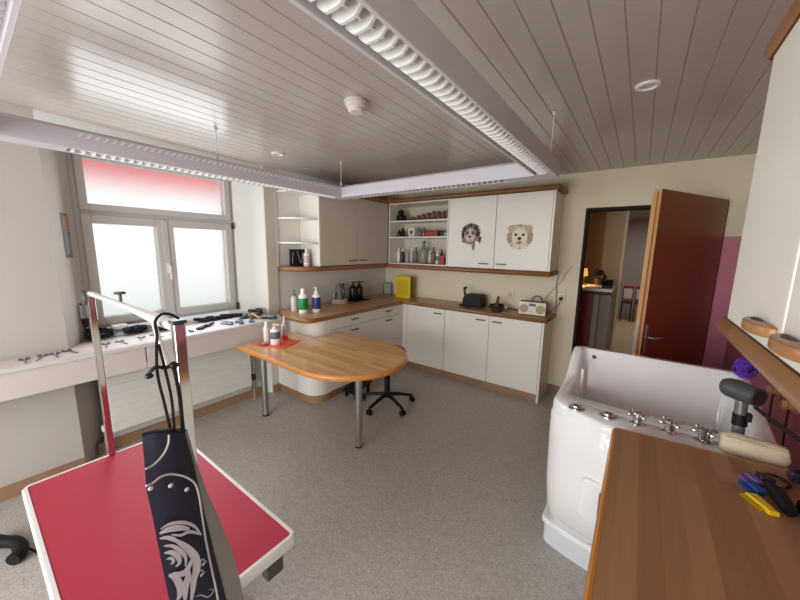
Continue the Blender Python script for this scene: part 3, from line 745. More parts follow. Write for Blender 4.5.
# open shelf things (back wall)
def sx(u): return u
yS = -0.19
o = thing('black_figurine', 'black figurine sitting at the left of the top open shelf', 'figurine', (0.42, yS, SZ[2]))
b_ = ball((0.41, yS, SZ[2] + .056), .068, .055, .055); ball((0.42, yS - .01, SZ[2] + .122), .046, .04, .038, bm=b_); ball((0.475, yS, SZ[2] + .038), .036, .034, .037, bm=b_)
finish('body', b_, BLACK, o, True)
bx = [(0.555, .028), (0.625, .034), (0.70, .042), (0.775, .05), (0.85, .055), (0.925, .066), (1.0, .062), (1.075, .06), (1.14, .075)]
words = ['first', 'second', 'third', 'fourth', 'fifth', 'sixth', 'seventh', 'eighth', 'ninth']
for i, (xx, hh) in enumerate(bx):
    b_ = ball((xx, yS, SZ[2] + hh * .93), .036, .05, hh * .93, sub=2, jit=.16)
    tag(finish('dried_chew', b_, mat((132, 92, 82), 0.8, noise=.25, scale=30), None, False), f'brown dried chew heaped on the top open shelf, {words[i]} from the left', 'dog chew', 'dried chews on the top open shelf')
bottle('dark_jar', 'small dark jar at the left end of the middle open shelf', 0.387, yS, SZ[1], .025, .095, mat((52, 40, 36), .3), BLACK, 'cap')
bottle('dark_jar', 'taller dark jar second from the left on the middle open shelf', 0.448, yS, SZ[1], .028, .12, BLACK, BLACK, 'cap')
o = thing('photo_cube', 'white box with a dark animal picture on the middle open shelf', 'box', (0.615, yS, SZ[1]))
finish('body', box(0.565, 0.665, yS - .04, yS + .04, SZ[1], SZ[1] + .115, .004), mat((232, 226, 214), .5), o)
b_ = bmesh.new(); own = ball((0.615, yS - .0405, SZ[1] + .055), .022, .002, .024, bm=b_); ball((0.597, yS - .0405, SZ[1] + .078), .009, .002, .011, bm=b_); ball((0.633, yS - .0405, SZ[1] + .078), .009, .002, .011, bm=b_)
finish('picture', b_, mat((84, 76, 74), .6), o, True)
bottle('tumbler', 'first of two smoky glass tumblers on the middle open shelf', 0.72, yS, SZ[1], .027, .12, mat((150, 140, 130), .2, trans=.4), mat((120, 110, 100), .4), 'cap', cat='tumbler')
bottle('tumbler', 'second of two smoky glass tumblers, nearer the red box', 0.785, yS, SZ[1], .027, .12, mat((150, 140, 130), .2, trans=.4), mat((120, 110, 100), .4), 'cap', cat='tumbler')
o = thing('red_box', 'long red box lying on the middle open shelf', 'box', (0.94, yS, SZ[1]))
finish('body', box(0.845, 1.02, yS - .06, yS + .05, SZ[1], SZ[1] + .062, .004), mat((164, 62, 62), .5), o)
finish('lid', box(0.843, 1.022, yS - .062, yS + .052, SZ[1] + .0625, SZ[1] + .082, .004), mat((140, 48, 50), .5), o)
o = thing('dark_tin', 'small dark tin beside the red box on the middle open shelf', 'tin', (1.055, yS, SZ[1]))
finish('body', lathe([(.026, 0), (.026, .062), (0, .062)], 1.055, yS, SZ[1], 18), mat((64, 60, 58), .4), o, True)
finish('lid', lathe([(.0275, .0625), (.0275, .075), (0, .076)], 1.055, yS, SZ[1], 18), BLACK, o, True)
o = thing('spray_can_lying', 'pale green can lying at the right end of the middle open shelf', 'can', (1.15, yS, SZ[1]))
finish('body', tube([(1.10, yS, SZ[1] + .031), (1.19, yS, SZ[1] + .031)], .030, 16), mat((170, 186, 172), .4), o, True)
finish('rim', tube([(1.093, yS, SZ[1] + .031), (1.0995, yS, SZ[1] + .031)], .027, 16), mat((210, 208, 200), .4), o, True)
low = [
 ('white slim bottle, first from the left on the lowest open shelf', .385, .023, .195, BW, BW, 'cap', None),
 ('navy bottle with white top, second from the left on the lowest open shelf', .452, .026, .185, mat((44, 44, 66), .4), BW, 'cap', None),
 ('pale lilac bottle on the lowest open shelf, next to the navy bottle', .53, .025, .18, mat((176, 164, 186), .4), mat((186, 160, 150), .4), 'cap', None),
 ('narrow white tube bottle between the lilac and grey ones on the lowest open shelf', .60, .018, .20, mat((214, 204, 192), .4), BW, 'cap', None),
 ('grey-green bottle on the lowest open shelf, left of the tall clear spray bottle', .67, .026, .21, mat((108, 112, 102), .4), mat((120, 120, 112), .4), 'cap', None),
 ('big translucent spray bottle, tallest on the lowest open shelf', .79, .052, .29, mat((172, 182, 170), .2, trans=.4), mat((116, 124, 112), .4), 'spray', None),
 ('pale pink bottle on the lowest open shelf, right of the tall spray bottle', .89, .026, .17, mat((214, 190, 178), .4), BW, 'cap', None),
 ('brownish red slim bottle on the lowest open shelf', .955, .026, .215, mat((140, 86, 80), .4), mat((120, 70, 66), .4), 'cap', None),
 ('white bottle with green band on the lowest open shelf', 1.015, .027, .17, BW, BW, 'cap', mat((40, 130, 76), .4)),
 ('dark green bottle on the lowest open shelf, right of the green-banded one', 1.07, .024, .185, mat((42, 66, 44), .4), mat((50, 60, 50), .4), 'cap', None),
 ('tall dark red bottle at the right end of the lowest open shelf', 1.185, .022, .22, mat((150, 70, 70), .4), mat((110, 84, 80), .4), 'cap', None),
]
for lab, xx, r_, h_, bc, cc, sty, lb_ in low:
    bottle('shelf_bottle', lab, xx, yS - (.02 if xx > .9 else 0), SZ[0], r_, h_, bc, cc, sty, lb_, (.25, .6), group='bottles on the lowest open shelf', ang=-1.3)
o = thing('small_red_box', 'small red box in front of the bottles at the right of the lowest open shelf', 'box', (1.13, -.29, SZ[0]))
finish('body', box(1.085, 1.165, -.315, -.265, SZ[0], SZ[0] + .085, .004), mat((146, 48, 60), .5), o)
finish('lid', box(1.083, 1.167, -.317, -.263, SZ[0] + .0855, SZ[0] + .10, .003), mat((190, 90, 100), .5), o)
o = thing('comb', 'black comb lying at the front of the lowest open shelf below the tall spray bottle', 'comb', (.9, -.31, SZ[0]))
finish('spine', box(.83, .97, -.318, -.306, SZ[0], SZ[0] + .008, .001), BLACK, o)
b_ = bmesh.new()
for k in range(18): box(.833 + k * .0077, .836 + k * .0077, -.306, -.288, SZ[0] + .001, SZ[0] + .006, bm=b_)
finish('teeth', b_, BLACK, o)

# ------------------------------------------------------------------ things on the peninsula table
TM = Matrix.Translation((0.56, -2.235, tz)) @ Matrix.Rotation(math.radians(22), 4, 'Z')
tag(finish('paper_mat', xf(box(-.165, .165, -.125, .125, .0, .003), TM), mat((230, 92, 58), .6, noise=.08, scale=10)), 'orange-red paper mat under the three bottles on the table', 'mat')
tb = tz + .0032
bottle('foam_bottle', 'white foam bottle at the left on the orange mat', 0.475, -2.27, tb, .026, .185, mat((226, 222, 216), .35), BW, 'cap')
bottle('shampoo_bottle', 'white pump bottle with grey-blue label at the front of the orange mat', 0.585, -2.255, tb, .042, .185, BW, mat((226, 196, 186), .4), 'pump', mat((92, 104, 124), .4), (.28, .62), ang=.4)
bottle('spray_bottle', 'clear spray bottle with orange foot at the right on the orange mat', 0.53, -2.125, tb, .030, .225, mat((222, 220, 216), .25, trans=.3), mat((214, 212, 208), .4), 'spray', mat((222, 84, 56), .5), (.02, .2), ang=-.6)
o = thing('soap_dish', 'flat grey dish on the orange mat in front of the foam bottle', 'dish', (0.54, -2.345, tb))
finish('dish', lathe([(0, 0), (.03, 0), (.042, .014), (.039, .014), (.028, .004), (0, .004)], 0.53, -2.335, tb, 20), mat((130, 122, 116), .4), o, True)
finish('soap', box(0.508, 0.552, -2.35, -2.32, tb + .0045, tb + .016, .004), mat((160, 150, 144), .5), o)

# ------------------------------------------------------------------ tools on the window bench
paper = finish('paper_liner', box(0.11, 0.295, -3.75, -2.87, BZ + .0002, BZ + .002), mat((212, 198, 198), .7), None)
tag(paper, 'pinkish white paper liner under the row of scissors on the bench', 'paper liner')
paper2 = finish('paper_liner', box(-0.03, 0.295, -2.80, -2.12, BZ + .0002, BZ + .002), mat((206, 203, 208), .7), None)
tag(paper2, 'white paper liner under the combs and brushes at the right of the bench', 'paper liner')
sz = BZ + .0022
SCB = mat((120, 116, 116), .3, .8); SCH = mat((84, 74, 76), .4)
def scissors(loc, rot, label):
    o = thing('scissors', label, 'scissors', (0, 0, 0), 'scissors in the row on the bench')
    for s in (-1, 1):
        b_ = prism([(-.004 * s, -.005), (.012 * s, -.03), (.004 * s, .0), (.0015 * s, .085), (-.0035 * s, .09)], .002 + .002 * (s + 1), .004 + .002 * (s + 1))
        bl = finish('blade', b_, SCB, o)
        b_ = tube([(s * .012 + .011 * math.cos(a) + .006 * s, -.055 + .02 * math.sin(a), .006) for a in [i * 2 * PI / 14 for i in range(14)]], .0035, 6, closed=True)
        tube([(s * .012, -.035, .006), (s * .008, -.018, .006)], .0035, 6, bm=b_)
        finish('finger_ring', b_, SCH, bl, True)
    finish('pivot_screw', lathe([(.004, .008), (.004, .0095), (0, .0095)], 0, -.004, 0, 10), CHROME, o)
    for c_ in o.children:
        for w_ in [c_] + list(c_.children):
            for v_ in w_.data.vertices: v_.co = v_.co * 0.8
    o.location = loc; o.rotation_euler = (0, 0, rot); return o
nm = ['first from the left', 'second from the left', 'third from the left', 'fourth from the left', 'fifth from the left', 'sixth from the left', 'seventh from the left', 'eighth, nearest the near chrome post']
sp_ = [(.215, -3.665, .9), (.20, -3.60, .6), (.205, -3.535, .8), (.185, -3.465, 1.0), (.175, -3.29, .7), (.175, -3.20, .9), (.165, -3.09, .6), (.15, -2.985, .95)]
s0 = None
for (xx, yy, rr), n_ in zip(sp_, nm):
    lab = f'steel scissors lying on the pink paper on the bench, {n_}'
    if s0 is None: s0 = scissors((xx, yy, sz), -PI / 2 + rr - .9, lab)
    else: dup(s0, (xx, yy, sz), lab, -PI / 2 + (rr - .8) * 1.6)
# black pile of cables left
def cable_heap(cx_, cy_, rx_, ry_, h_, n_, lab):
    b_ = bmesh.new()
    for _ in range(n_):
        tube(spline([(cx_ + random.uniform(-rx_, rx_), cy_ + random.uniform(-ry_, ry_), BZ + .012 + random.uniform(0, h_)) for _k in range(6)], 5), .009, 6, bm=b_)
    tag(finish('cable_bundle', b_, BLACK, None, True), lab, 'cables')
cable_heap(-.085, -3.275, .065, .07, .06, 20, 'heap of black cables at the left end of the window sill')
cable_heap(-.055, -3.075, .030, .07, .045, 14, 'low heap of black cables on the sill in front of the clippers')
o = thing('hanging_clipper', 'black clipper hanging on its cord beside the window frame at the left', 'clipper', (-.09, -3.325, 1.0))
finish('cord', tube(spline([(-.10, -3.345, 1.15), (-.09, -3.335, 1.08), (-.075, -3.34, 1.0), (-.07, -3.35, BZ + .07)]), .006, 6), BLACK, o, True)
finish('body', tube([(-.085, -3.335, 1.13), (-.085, -3.335, 1.04), (-.085, -3.335, .98)], [.016, .022, .016], 8), BLACK, o, True)
finish('wall_hook', tube([(-.10, -3.362, 1.152), (-.10, -3.345, 1.152), (-.10, -3.342, 1.160)], .004, 6), STEEL, o, True)
o = thing('charger', 'small white charger box with grey stripes on the left of the sill', 'charger', (-.115, -3.15, BZ))
finish('body', box(-.16, -.07, -3.195, -3.10, BZ + .0005, BZ + .085, .01), mat((214, 216, 222), .4), o)
finish('stripe_print', box(-.0698, -.0692, -3.185, -3.11, BZ + .03, BZ + .055), mat((120, 120, 128), .5), o)
def clipper(label, x, y, rot, L_=.16, grp=None, col=BLACK):
    o = thing('hair_clipper', label, 'clipper', (x, y, BZ), grp)
    M_ = Matrix.Translation((x, y, BZ + .002)) @ Matrix.Rotation(rot, 4, 'Z')
    finish('body', xf(tube([(-L_ / 2, 0, .022), (0, 0, .026), (L_ / 2 - .03, 0, .022)], [.018, .025, .020], 10), M_), col, o, True)
    finish('blade_head', xf(box(L_ / 2 - .03, L_ / 2, -.022, .022, .008, .034, .003), M_), STEEL, o)
    finish('cord', xf(tube(spline([(-L_ / 2, 0, .02), (-L_ / 2 - .05, .02, .006), (-L_ / 2 - .07, .06, .006), (-L_ / 2 - .01, .09, .006)]), .004, 6), M_), BLACK, o, True)
    return o
clipper('black clipper on the sill right of the white charger', -.15, -3.02, 1.45, .17)
clipper('black clipper on the sill under the middle of the left sash', -.135, -2.83, 1.45, .17)
clipper('black clipper lying near the front of the sill below the left sash', .0, -2.885, 1.6, .15)
def small_tool(name, label, cat, x, y, rot, L_, col, col2, w=.012, grp=None, z=sz):
    o = thing(name, label, cat, (x, y, z), grp)
    M_ = Matrix.Translation((x, y, z)) @ Matrix.Rotation(rot, 4, 'Z')
    finish('handle', xf(tube([(-L_ / 2, 0, w), (-L_ * .1, 0, w), (0, 0, w * .9)], [w * .7, w, w * .7], 8), M_), col, o, True)
    finish('head', xf(box(0, L_ / 2, -w * 1.6, w * 1.6, .002, w * 1.5, .003), M_), col2, o)
    return o
DB = mat((52, 58, 72), .5); BR = mat((112, 86, 64), .6); STB = mat((92, 106, 118), .4, .3)
tools = [
 ('nail_clipper', 'small black nail clipper alone on the white bench paper', 'nail clipper', .205, -2.77, .3, .05, BLACK, DB, .007),
 ('slicker_brush', 'black slicker brush, first from the left on the white bench paper', 'brush', .15, -2.655, -.9, .14, BLACK, BLACK, .013),
 ('slicker_brush', 'black slicker brush, second from the left on the white bench paper', 'brush', .10, -2.58, -.9, .13, DB, BLACK, .012),
 ('nail_file', 'purple handled file on the white bench paper', 'file', .17, -2.47, .5, .12, mat((150, 120, 170), .5), STB, .010),
 ('trimming_comb', 'grey trimming comb right of the purple file', 'comb', .10, -2.43, .2, .13, mat((150, 158, 170), .5), STB, .010),
 ('undercoat_rake', 'teal grey undercoat rake on the white bench paper', 'rake', .13, -2.335, -.7, .15, mat((82, 110, 116), .5), STB, .013),
 ('stripping_knife', 'dark blue stripping knife in front of the rake', 'knife', .20, -2.35, -.5, .14, DB, DB, .011),
 ('dematting_comb', 'black dematting comb at the front edge by the brown pouch', 'comb', .215, -2.26, -.6, .12, BLACK, STB, .012),
 ('pin_brush', 'dark pin brush beside the brown pouch, window side', 'brush', .02, -2.205, -1.0, .15, BLACK, DB, .015),
 ('pin_brush', 'dark blue pin brush at the right end of the bench', 'brush', .245, -2.105, .9, .16, DB, mat((40, 60, 80), .5), .014),
]
for t in tools: small_tool(*t)
rk = [(-.12, -2.56, .5), (-.11, -2.50, 1.2), (-.13, -2.44, .8), (-.10, -2.37, 1.4), (-.13, -2.31, .9), (-.11, -2.25, 1.1)]
wd = ['first', 'second', 'third', 'fourth', 'fifth', 'sixth']
for i, (xx, yy, rr) in enumerate(rk):
    small_tool('steel_comb', f'dark comb on the sill under the right sash, {wd[i]} from the left', 'comb', xx, yy, rr, .14, DB if i % 2 else BLACK, BLACK, .019, 'combs on the sill under the right sash', BZ)
o = thing('tool_pouch', 'brown leather pouch with a pale strap on the bench', 'pouch', (.09, -2.16, sz))
b_ = ball((.09, -2.165, sz + .028), .055, .06, .028, sub=3, jit=.04); finish('body', b_, BR, o, True)
finish('strap', tube(spline([(.12, -2.20, sz + .056), (.17, -2.18, sz + .03), (.21, -2.16, sz + .006)]), .008, 6), mat((206, 180, 150), .6), o, True)
o = finish('brush_bundle', (lambda: [b_ for b_ in [bmesh.new()] if [ball((-.03 + random.uniform(-.05, .06), -2.09 + random.uniform(-.035, .05), BZ + .03 + random.uniform(-.008, .03)), .03, .025, .02, bm=b_, sub=2, jit=.08) for _ in range(9)]][0])(), mat((50, 46, 48), .7), None, True)
tag(o, 'dark heap of small round brushes in the right corner of the sill', 'brushes')
# postcard on the splayed reveal
o = thing('postcard', 'small tall picture card stuck on the left window reveal', 'card', (-.11, -3.37, 1.62))
dv = Vector((WX - .085, WY0 + 3.463, 0)).normalized(); nrm = Vector((-dv.y, dv.x, 0))
if nrm.x < 0: nrm = -nrm
def card(s0_, s1_, z0, z1, lift, th_=.0008):
    b_ = box(s0_, s1_, lift, lift + th_, z0, z1)
    M_ = Matrix(((dv.x, nrm.x, 0, .085), (dv.y, nrm.y, 0, -3.463), (0, 0, 1, 0), (0, 0, 0, 1)))
    return xf(b_, M_)
finish('card', card(.135, .225, 1.475, 1.775, .001), mat((104, 102, 98), .5, noise=.5, scale=14), o)
finish('picture', card(.145, .215, 1.665, 1.755, .002), mat((164, 124, 96), .5, noise=.4, scale=22), o)
finish('picture', card(.155, .205, 1.50, 1.66, .002), mat((128, 134, 132), .5, noise=.4, scale=20), o)

# ------------------------------------------------------------------ suspended light frame
LZ0, LZ1 = 2.04, 2.13
lf = thing('suspended_light_frame', 'white rectangular light frame with louvers hung below the ceiling on thin wires', 'ceiling light', (1.6, -2.6, LZ0))
def member(axis, c0, c1, a0, a1, l0, l1, step=.040):
    """a trough along axis; c0..c1 across, a0..a1 along, louver between l0 and l1"""
    def bx(u0, u1, w0, w1, z0, z1, bev=0.0, bm=None):
        return box(u0, u1, w0, w1, z0, z1, bev, bm=bm) if axis == 'Y' else box(w0, w1, u0, u1, z0, z1, bev, bm=bm)
    t = .012
    h_ = bx(c0, c0 + t, a0, a1, LZ0, LZ1, .002); bx(c1 - t, c1, a0, a1, LZ0, LZ1, .002, bm=h_)
    # sloping upper housing
    pr = [(c0 + t, LZ1 - .012), (c1 - t, LZ1 - .012), (c1 - .04, LZ1 + .02), (c0 + .04, LZ1 + .02)]
    prism(pr, a0, a1, 0, axis='Y' if axis == 'Y' else 'X', bm=h_)
    if l0 > a0 + .001: bx(c0 + t, c1 - t, a0, l0, LZ0 + .001, LZ0 + .006, bm=h_)
    if l1 < a1 - .001: bx(c0 + t, c1 - t, l1, a1, LZ0 + .001, LZ0 + .006, bm=h_)
    finish('housing', h_, LAMPW, lf)
    lv = bmesh.new(); k = l0 + step * .5
    cm = (c0 + c1) / 2
    while k < l1:
        # curved blade, thicker at its lower lip
        n = 8; own = bmesh.new(); R = []
        for i in range(n + 1):
            s = -1 + 2 * i / n; u = cm + s * (c1 - c0 - 2 * t - .004) / 2
            lift = .020 * max(0, abs(s) - .45) / .55
            R.append([own.verts.new((u, k - .0040, LZ0 - .005 + lift) if axis == 'Y' else (k - .0040, u, LZ0 - .005 + lift)),
                      own.verts.new((u, k + .0040, LZ0 - .005 + lift) if axis == 'Y' else (k + .0040, u, LZ0 - .005 + lift)),
                      own.verts.new((u, k + .002, LZ0 + .034) if axis == 'Y' else (k + .002, u, LZ0 + .034)),
                      own.verts.new((u, k - .002, LZ0 + .034) if axis == 'Y' else (k - .002, u, LZ0 + .034))])
        for A, B in zip(R, R[1:]):
            for q in range(4): own.faces.new((A[q], A[(q + 1) % 4], B[(q + 1) % 4], B[q]))
        own.faces.new(R[0]); own.faces.new(R[-1])
        join(lv, own); k += step
    bx(cm - .004, cm + .004, l0, l1, LZ0 + .016, LZ0 + .034, bm=lv)
    bmesh.ops.remove_doubles(lv, verts=lv.verts[:], dist=1e-6)
    finish('louver', lv, WHITE, lf)
    if axis == 'Y':
        # row of small slanted fins along the top of the side facing the room middle
        fn = bmesh.new(); k = l0 + .03; sd = c1 if c1 < 1.5 else c0; sg = 1 if c1 < 1.5 else -1
        while k < l1 - .05:
            own = bmesh.new()
            q = [(k, LZ1 - .028), (k + .012, LZ1 - .028), (k + .030, LZ1 - .008), (k + .018, LZ1 - .008)]
            prism(q, min(sd, sd + sg * .003), max(sd, sd + sg * .003), 0, axis='X', bm=own); join(fn, own); k += .034
        finish('upper_louver', fn, WHITE, lf)
    tb_ = tube([(cm, l0 + .03, LZ0 + .075), (cm, l1 - .03, LZ0 + .075)] if axis == 'Y' else [(l0 + .03, cm, LZ0 + .075), (l1 - .03, cm, LZ0 + .075)], .013, 12)
    finish('fluorescent_tube', tb_, mat((238, 238, 236), .3), lf, True)
member('Y', .64, .765, -3.83, -1.50, -3.44, -1.64)
member('Y', 2.50, 2.62, -3.83, -1.50, -3.68, -1.64)
member('X', -1.62, -1.50, .766, 2.499, 1.0, 2.30)
member('X', -3.82, -3.70, .766, 2.499, 1.0, 2.30)
for (x, y) in ((.765, -1.62), (2.61, -1.72), (.70, -2.70), (2.565, -3.75), (.70, -3.8)):
    w_ = finish('wire', tube([(x, y, LZ1 + .012), (x, y, H - .002)], .0028, 6), mat((226, 224, 220), .4), lf)
    finish('ceiling_clip', lathe([(.010, -.002), (.010, -.016), (.005, -.022), (0, -.022)], x, y, H, 10), LAMPW, w_, True)
    finish('gripper', lathe([(.007, 0), (.007, .05), (.003, .06), (0, .06)], x, y, LZ1 + .002, 10), LAMPW, w_, True)

# smoke detector and recessed spots
o = thing('smoke_detector', 'round cream smoke detector on the ceiling between the light bars', 'smoke detector', (1.76, -2.45, H))
finish('base_plate', lathe([(0, 0), (.060, 0), (.063, -.006), (.063, -.018), (0, -.018)], 1.765, -2.455, H - .0005, 28), mat((214, 208, 194), .4), o, True)
finish('sensor_head', lathe([(0, -.0185), (.053, -.0185), (.053, -.034), (.042, -.038), (.042, -.054), (.035, -.061), (0, -.063)], 1.765, -2.455, H, 28), mat((222, 216, 204), .4), o, True)
for (x, y, lab) in ((3.034, -1.793, 'small white round ceiling spot nearest the open door'), (.50, -2.10, 'small white round ceiling spot near the window bench')):
    o = thing('ceiling_spot', lab, 'ceiling spot', (x, y, H))
    finish('rim', lathe([(.052, 0), (.05, -.008), (.036, -.010), (.036, -.004), (.03, 0)], x, y, H - .0005, 28), WHITE, o, True)
    finish('lens', lathe([(0, -.003), (.0355, -.003), (.0355, -.001), (0, -.001)], x, y, H, 24), mat((206, 200, 194), .3), o, True)

# ------------------------------------------------------------------ grooming table
GZ = 0.60
gt = thing('grooming_table', 'red-topped grooming table with white rim and chrome posts joined by a bar', 'grooming table', (1.7, -3.51, 0))
def rrect(x0, x1, y0, y1, r, n=5):
    return arc(x1 - r, y0 + r, r, r, -90, 0, n) + arc(x1 - r, y1 - r, r, r, 0, 90, n) + arc(x0 + r, y1 - r, r, r, 90, 180, n) + arc(x0 + r, y0 + r, r, r, 180, 270, n)
go = rrect(1.185, 2.245, -3.79, -3.245, .03)
finish('rim', ring_prism(go, .016, GZ - .04, GZ + .002, .005), mat((226, 224, 222), .3), gt, True)
finish('table_mat', prism(offset(go, .0165), GZ - .03, GZ), RED, gt)
for (x0, x1, y0, y1) in ((1.25, 2.18, -3.70, -3.66), (1.25, 2.18, -3.36, -3.32)):
    finish('support_rail', box(x0, x1, y0, y1, GZ - .075, GZ - .041), STEEL, gt)
finish('column', box(1.62, 1.80, -3.60, -3.42, .06, GZ - .076, .01), mat((60, 60, 62), .4), gt)
finish('base_plate', box(1.35, 2.08, -3.72, -3.30, 0, .058, .01), mat((190, 188, 186), .4), gt)
finish('cross_bar', box(1.64, 1.78, -3.66, -3.36, GZ - .0765, GZ - .0755), STEEL, gt)
POST = mat((206, 204, 202), .10, 1.0)
for (x, nm_) in ((1.196, 0), (2.137, 1)):
    h_ = .0135 if nm_ else .012
    p_ = finish('post', box(x - h_, x + h_, -3.51 - h_, -3.51 + h_, GZ + .001, 1.372 if nm_ else 1.352, .003), POST, gt)
    finish('clamp', box(x - .022 if nm_ else x - .04, x + .022, -3.535, -3.485, GZ + .0025 if nm_ else GZ - .06, GZ + (.02 if nm_ else -.0405), .002), STEEL, p_)
finish('post_cap', box(2.121, 2.153, -3.527, -3.493, 1.3725, 1.382, .003), mat((60, 60, 66), .3), gt)
finish('arm_bar', tube([(1.196, -3.51, 1.362), (1.75, -3.51, 1.366), (1.98, -3.51, 1.362), (2.12, -3.51, 1.360)], [.010, .011, .017, .013], 12), mat((196, 195, 190), .45), gt, True)
b_ = lathe([(.0, 0), (.005, 0), (.005, .026), (.016, .027), (.018, .031), (.014, .036), (0, .037)], 1.64, -3.51, 1.375, 14)
finish('clamp_knob', b_, mat((90, 86, 82), .4), gt, True)
b_ = tube([(1.175 + .02 * math.cos(a), -3.53, 1.345 + .034 * math.sin(a)) for a in [i * 2 * PI / 16 for i in range(16)]], .006, 6, closed=True)
tube([(1.18, -3.535, 1.312), (1.185, -3.535, 1.255)], .012, 8, bm=b_)
finish('end_joint', b_, mat((70, 68, 68), .4), gt, True)
finish('brace', prism([(-.012, 0), (.012, 0), (.006, -.125), (-.006, -.125)], -3.545, -3.529, 0, axis='Y') if False else xf(box(-.010, .010, -.004, .004, -.13, 0, .002), Matrix.Translation((2.05, -3.538, 1.37)) @ Matrix.Rotation(math.radians(-32), 4, 'Y')), mat((220, 218, 214), .3), gt)
finish('tilt_bracket', box(2.20, 2.238, -3.36, -3.30, GZ - .10, GZ - .041, .006), mat((60, 60, 62), .4), gt)

# apron hanging from the bar
ap = thing('apron', 'black dog-print apron with pale piping hanging from the bar over the red table', 'apron', (2.25, -3.57, .7))
rows = [
[[2.19, -3.623, 1.132], [2.202, -3.6, 1.136], [2.208, -3.576, 1.127], [2.202, -3.545, 1.11], [2.19, -3.536, 1.102], [2.18, -3.529, 1.095]],
[[2.21, -3.629, 1.077], [2.222, -3.602, 1.067], [2.228, -3.572, 1.053], [2.222, -3.54, 1.033], [2.21, -3.53, 1.022], [2.2, -3.523, 1.014]],
[[2.235, -3.637, 1.016], [2.247, -3.609, 1.004], [2.253, -3.575, 0.985], [2.247, -3.539, 0.959], [2.235, -3.53, 0.947], [2.225, -3.513, 0.931]],
[[2.26, -3.637, 0.952], [2.272, -3.611, 0.939], [2.278, -3.581, 0.921], [2.272, -3.545, 0.891], [2.26, -3.53, 0.872], [2.25, -3.495, 0.84]],
[[2.29, -3.64, 0.895], [2.302, -3.614, 0.88], [2.308, -3.584, 0.859], [2.302, -3.548, 0.825], [2.29, -3.53, 0.802], [2.28, -3.483, 0.756]],
[[2.31, -3.641, 0.844], [2.322, -3.615, 0.828], [2.328, -3.585, 0.805], [2.322, -3.55, 0.767], [2.31, -3.527, 0.738], [2.3, -3.478, 0.686]],
[[2.33, -3.642, 0.793], [2.342, -3.614, 0.774], [2.348, -3.585, 0.749], [2.342, -3.551, 0.71], [2.33, -3.525, 0.675], [2.32, -3.479, 0.62]],
[[2.345, -3.645, 0.65], [2.357, -3.614, 0.63], [2.363, -3.585, 0.61], [2.357, -3.551, 0.57], [2.345, -3.523, 0.54], [2.335, -3.47, 0.48]],
[[2.35, -3.648, 0.40], [2.36, -3.614, 0.395], [2.366, -3.585, 0.39], [2.36, -3.55, 0.38], [2.35, -3.52, 0.37], [2.34, -3.46, 0.35]],
]
def cloth(cols, mats, th_=.003):
    b_ = bmesh.new(); V = [[b_.verts.new(r[c]) for c in cols] for r in rows]
    for A, B in zip(V, V[1:]):
        for i in range(len(cols) - 1): b_.faces.new((A[i], A[i + 1], B[i + 1], B[i]))
    bmesh.ops.subdivide_edges(b_, edges=b_.edges[:], cuts=2, use_grid_fill=True, smooth=0.6)
    bmesh.ops.recalc_face_normals(b_, faces=b_.faces[:])
    bmesh.ops.solidify(b_, geom=b_.faces[:], thickness=th_)
    return b_
pa = finish('front_panel', cloth([0, 1, 2, 3, 4], None), NAVY, ap, True)
finish('side_flap', cloth([4, 5], None), GREYC, ap, True)['label'] = 'grey underside of the apron turned outward'
PIPE = mat((196, 192, 188), .6)
L3 = lambda P: [tuple(Vector(p) + Vector((.006, 0, .003))) for p in P]
c1 = [[2.209, -3.577, 1.115], [2.216, -3.583, 1.094], [2.223, -3.597, 1.078], [2.229, -3.616, 1.068], [2.234, -3.635, 1.068]]
c2 = [[2.248, -3.641, 1.036], [2.245, -3.628, 1.033], [2.24, -3.61, 1.036], [2.238, -3.592, 1.031], [2.238, -3.574, 1.018], [2.241, -3.557, 1.001], [2.246, -3.544, 0.979], [2.256, -3.541, 0.948], [2.272, -3.544, 0.904], [2.296, -3.549, 0.85], [2.322, -3.551, 0.783], [2.345, -3.552, 0.717], [2.36, -3.552, 0.58], [2.363, -3.552, 0.40]]
b_ = tube(spline(L3(c1), 6), .0024, 6); tube(spline(L3(c2), 6), .0024, 6, bm=b_)
finish('piping', b_, PIPE, ap, True)
b_ = bmesh.new()
for p in ([2.25, -3.634, 1.027], [2.247, -3.595, 1.008], [2.25, -3.564, 0.979]): ball(Vector(p) + Vector((.006, 0, .002)), .003, .0055, .0055, bm=b_)
finish('snap_button', b_, mat((206, 206, 206), .4), ap, True)
# printed dog outline and paws: thin raised print on the cloth, interpolated over the front panel grid
def on_cloth(u, t):
    """u 0..1 across the front panel columns 0..3, t in row units"""
    i = min(int(t), len(rows) - 2); f = t - i; c = u * 3; j = min(int(c), 2); g = c - j
    a = Vector(rows[i][j]).lerp(Vector(rows[i][j + 1]), g); b2 = Vector(rows[i + 1][j]).lerp(Vector(rows[i + 1][j + 1]), g)
    return a.lerp(b2, f) + Vector((.0065, 0, .0035))
b_ = bmesh.new()
CN = Vector((.9, 0, .38)).normalized()
def stroke(P, w, w2=None):
    """flat brush stroke printed on the cloth, swelling in the middle"""
    pts_ = spline([on_cloth(*p) for p in P], 6); m_ = len(pts_); L_, R_ = [], []
    for i, p in enumerate(pts_):
        t = (pts_[min(i + 1, m_ - 1)] - pts_[max(i - 1, 0)]).normalized(); sd = t.cross(CN).normalized()
        k = w * (.25 + .75 * math.sin(PI * (i + .3) / (m_ - .4)))
        L_.append(b_.verts.new(p + sd * k)); R_.append(b_.verts.new(p - sd * k))
    for i in range(m_ - 1): b_.faces.new((L_[i], L_[i + 1], R_[i + 1], R_[i]))
stroke([(.10, 3.30), (.32, 3.12), (.58, 3.08), (.80, 3.20), (.92, 3.50)], .0035)
stroke([(.92, 3.50), (.80, 3.42), (.66, 3.40), (.50, 3.50), (.30, 3.48)], .0035)
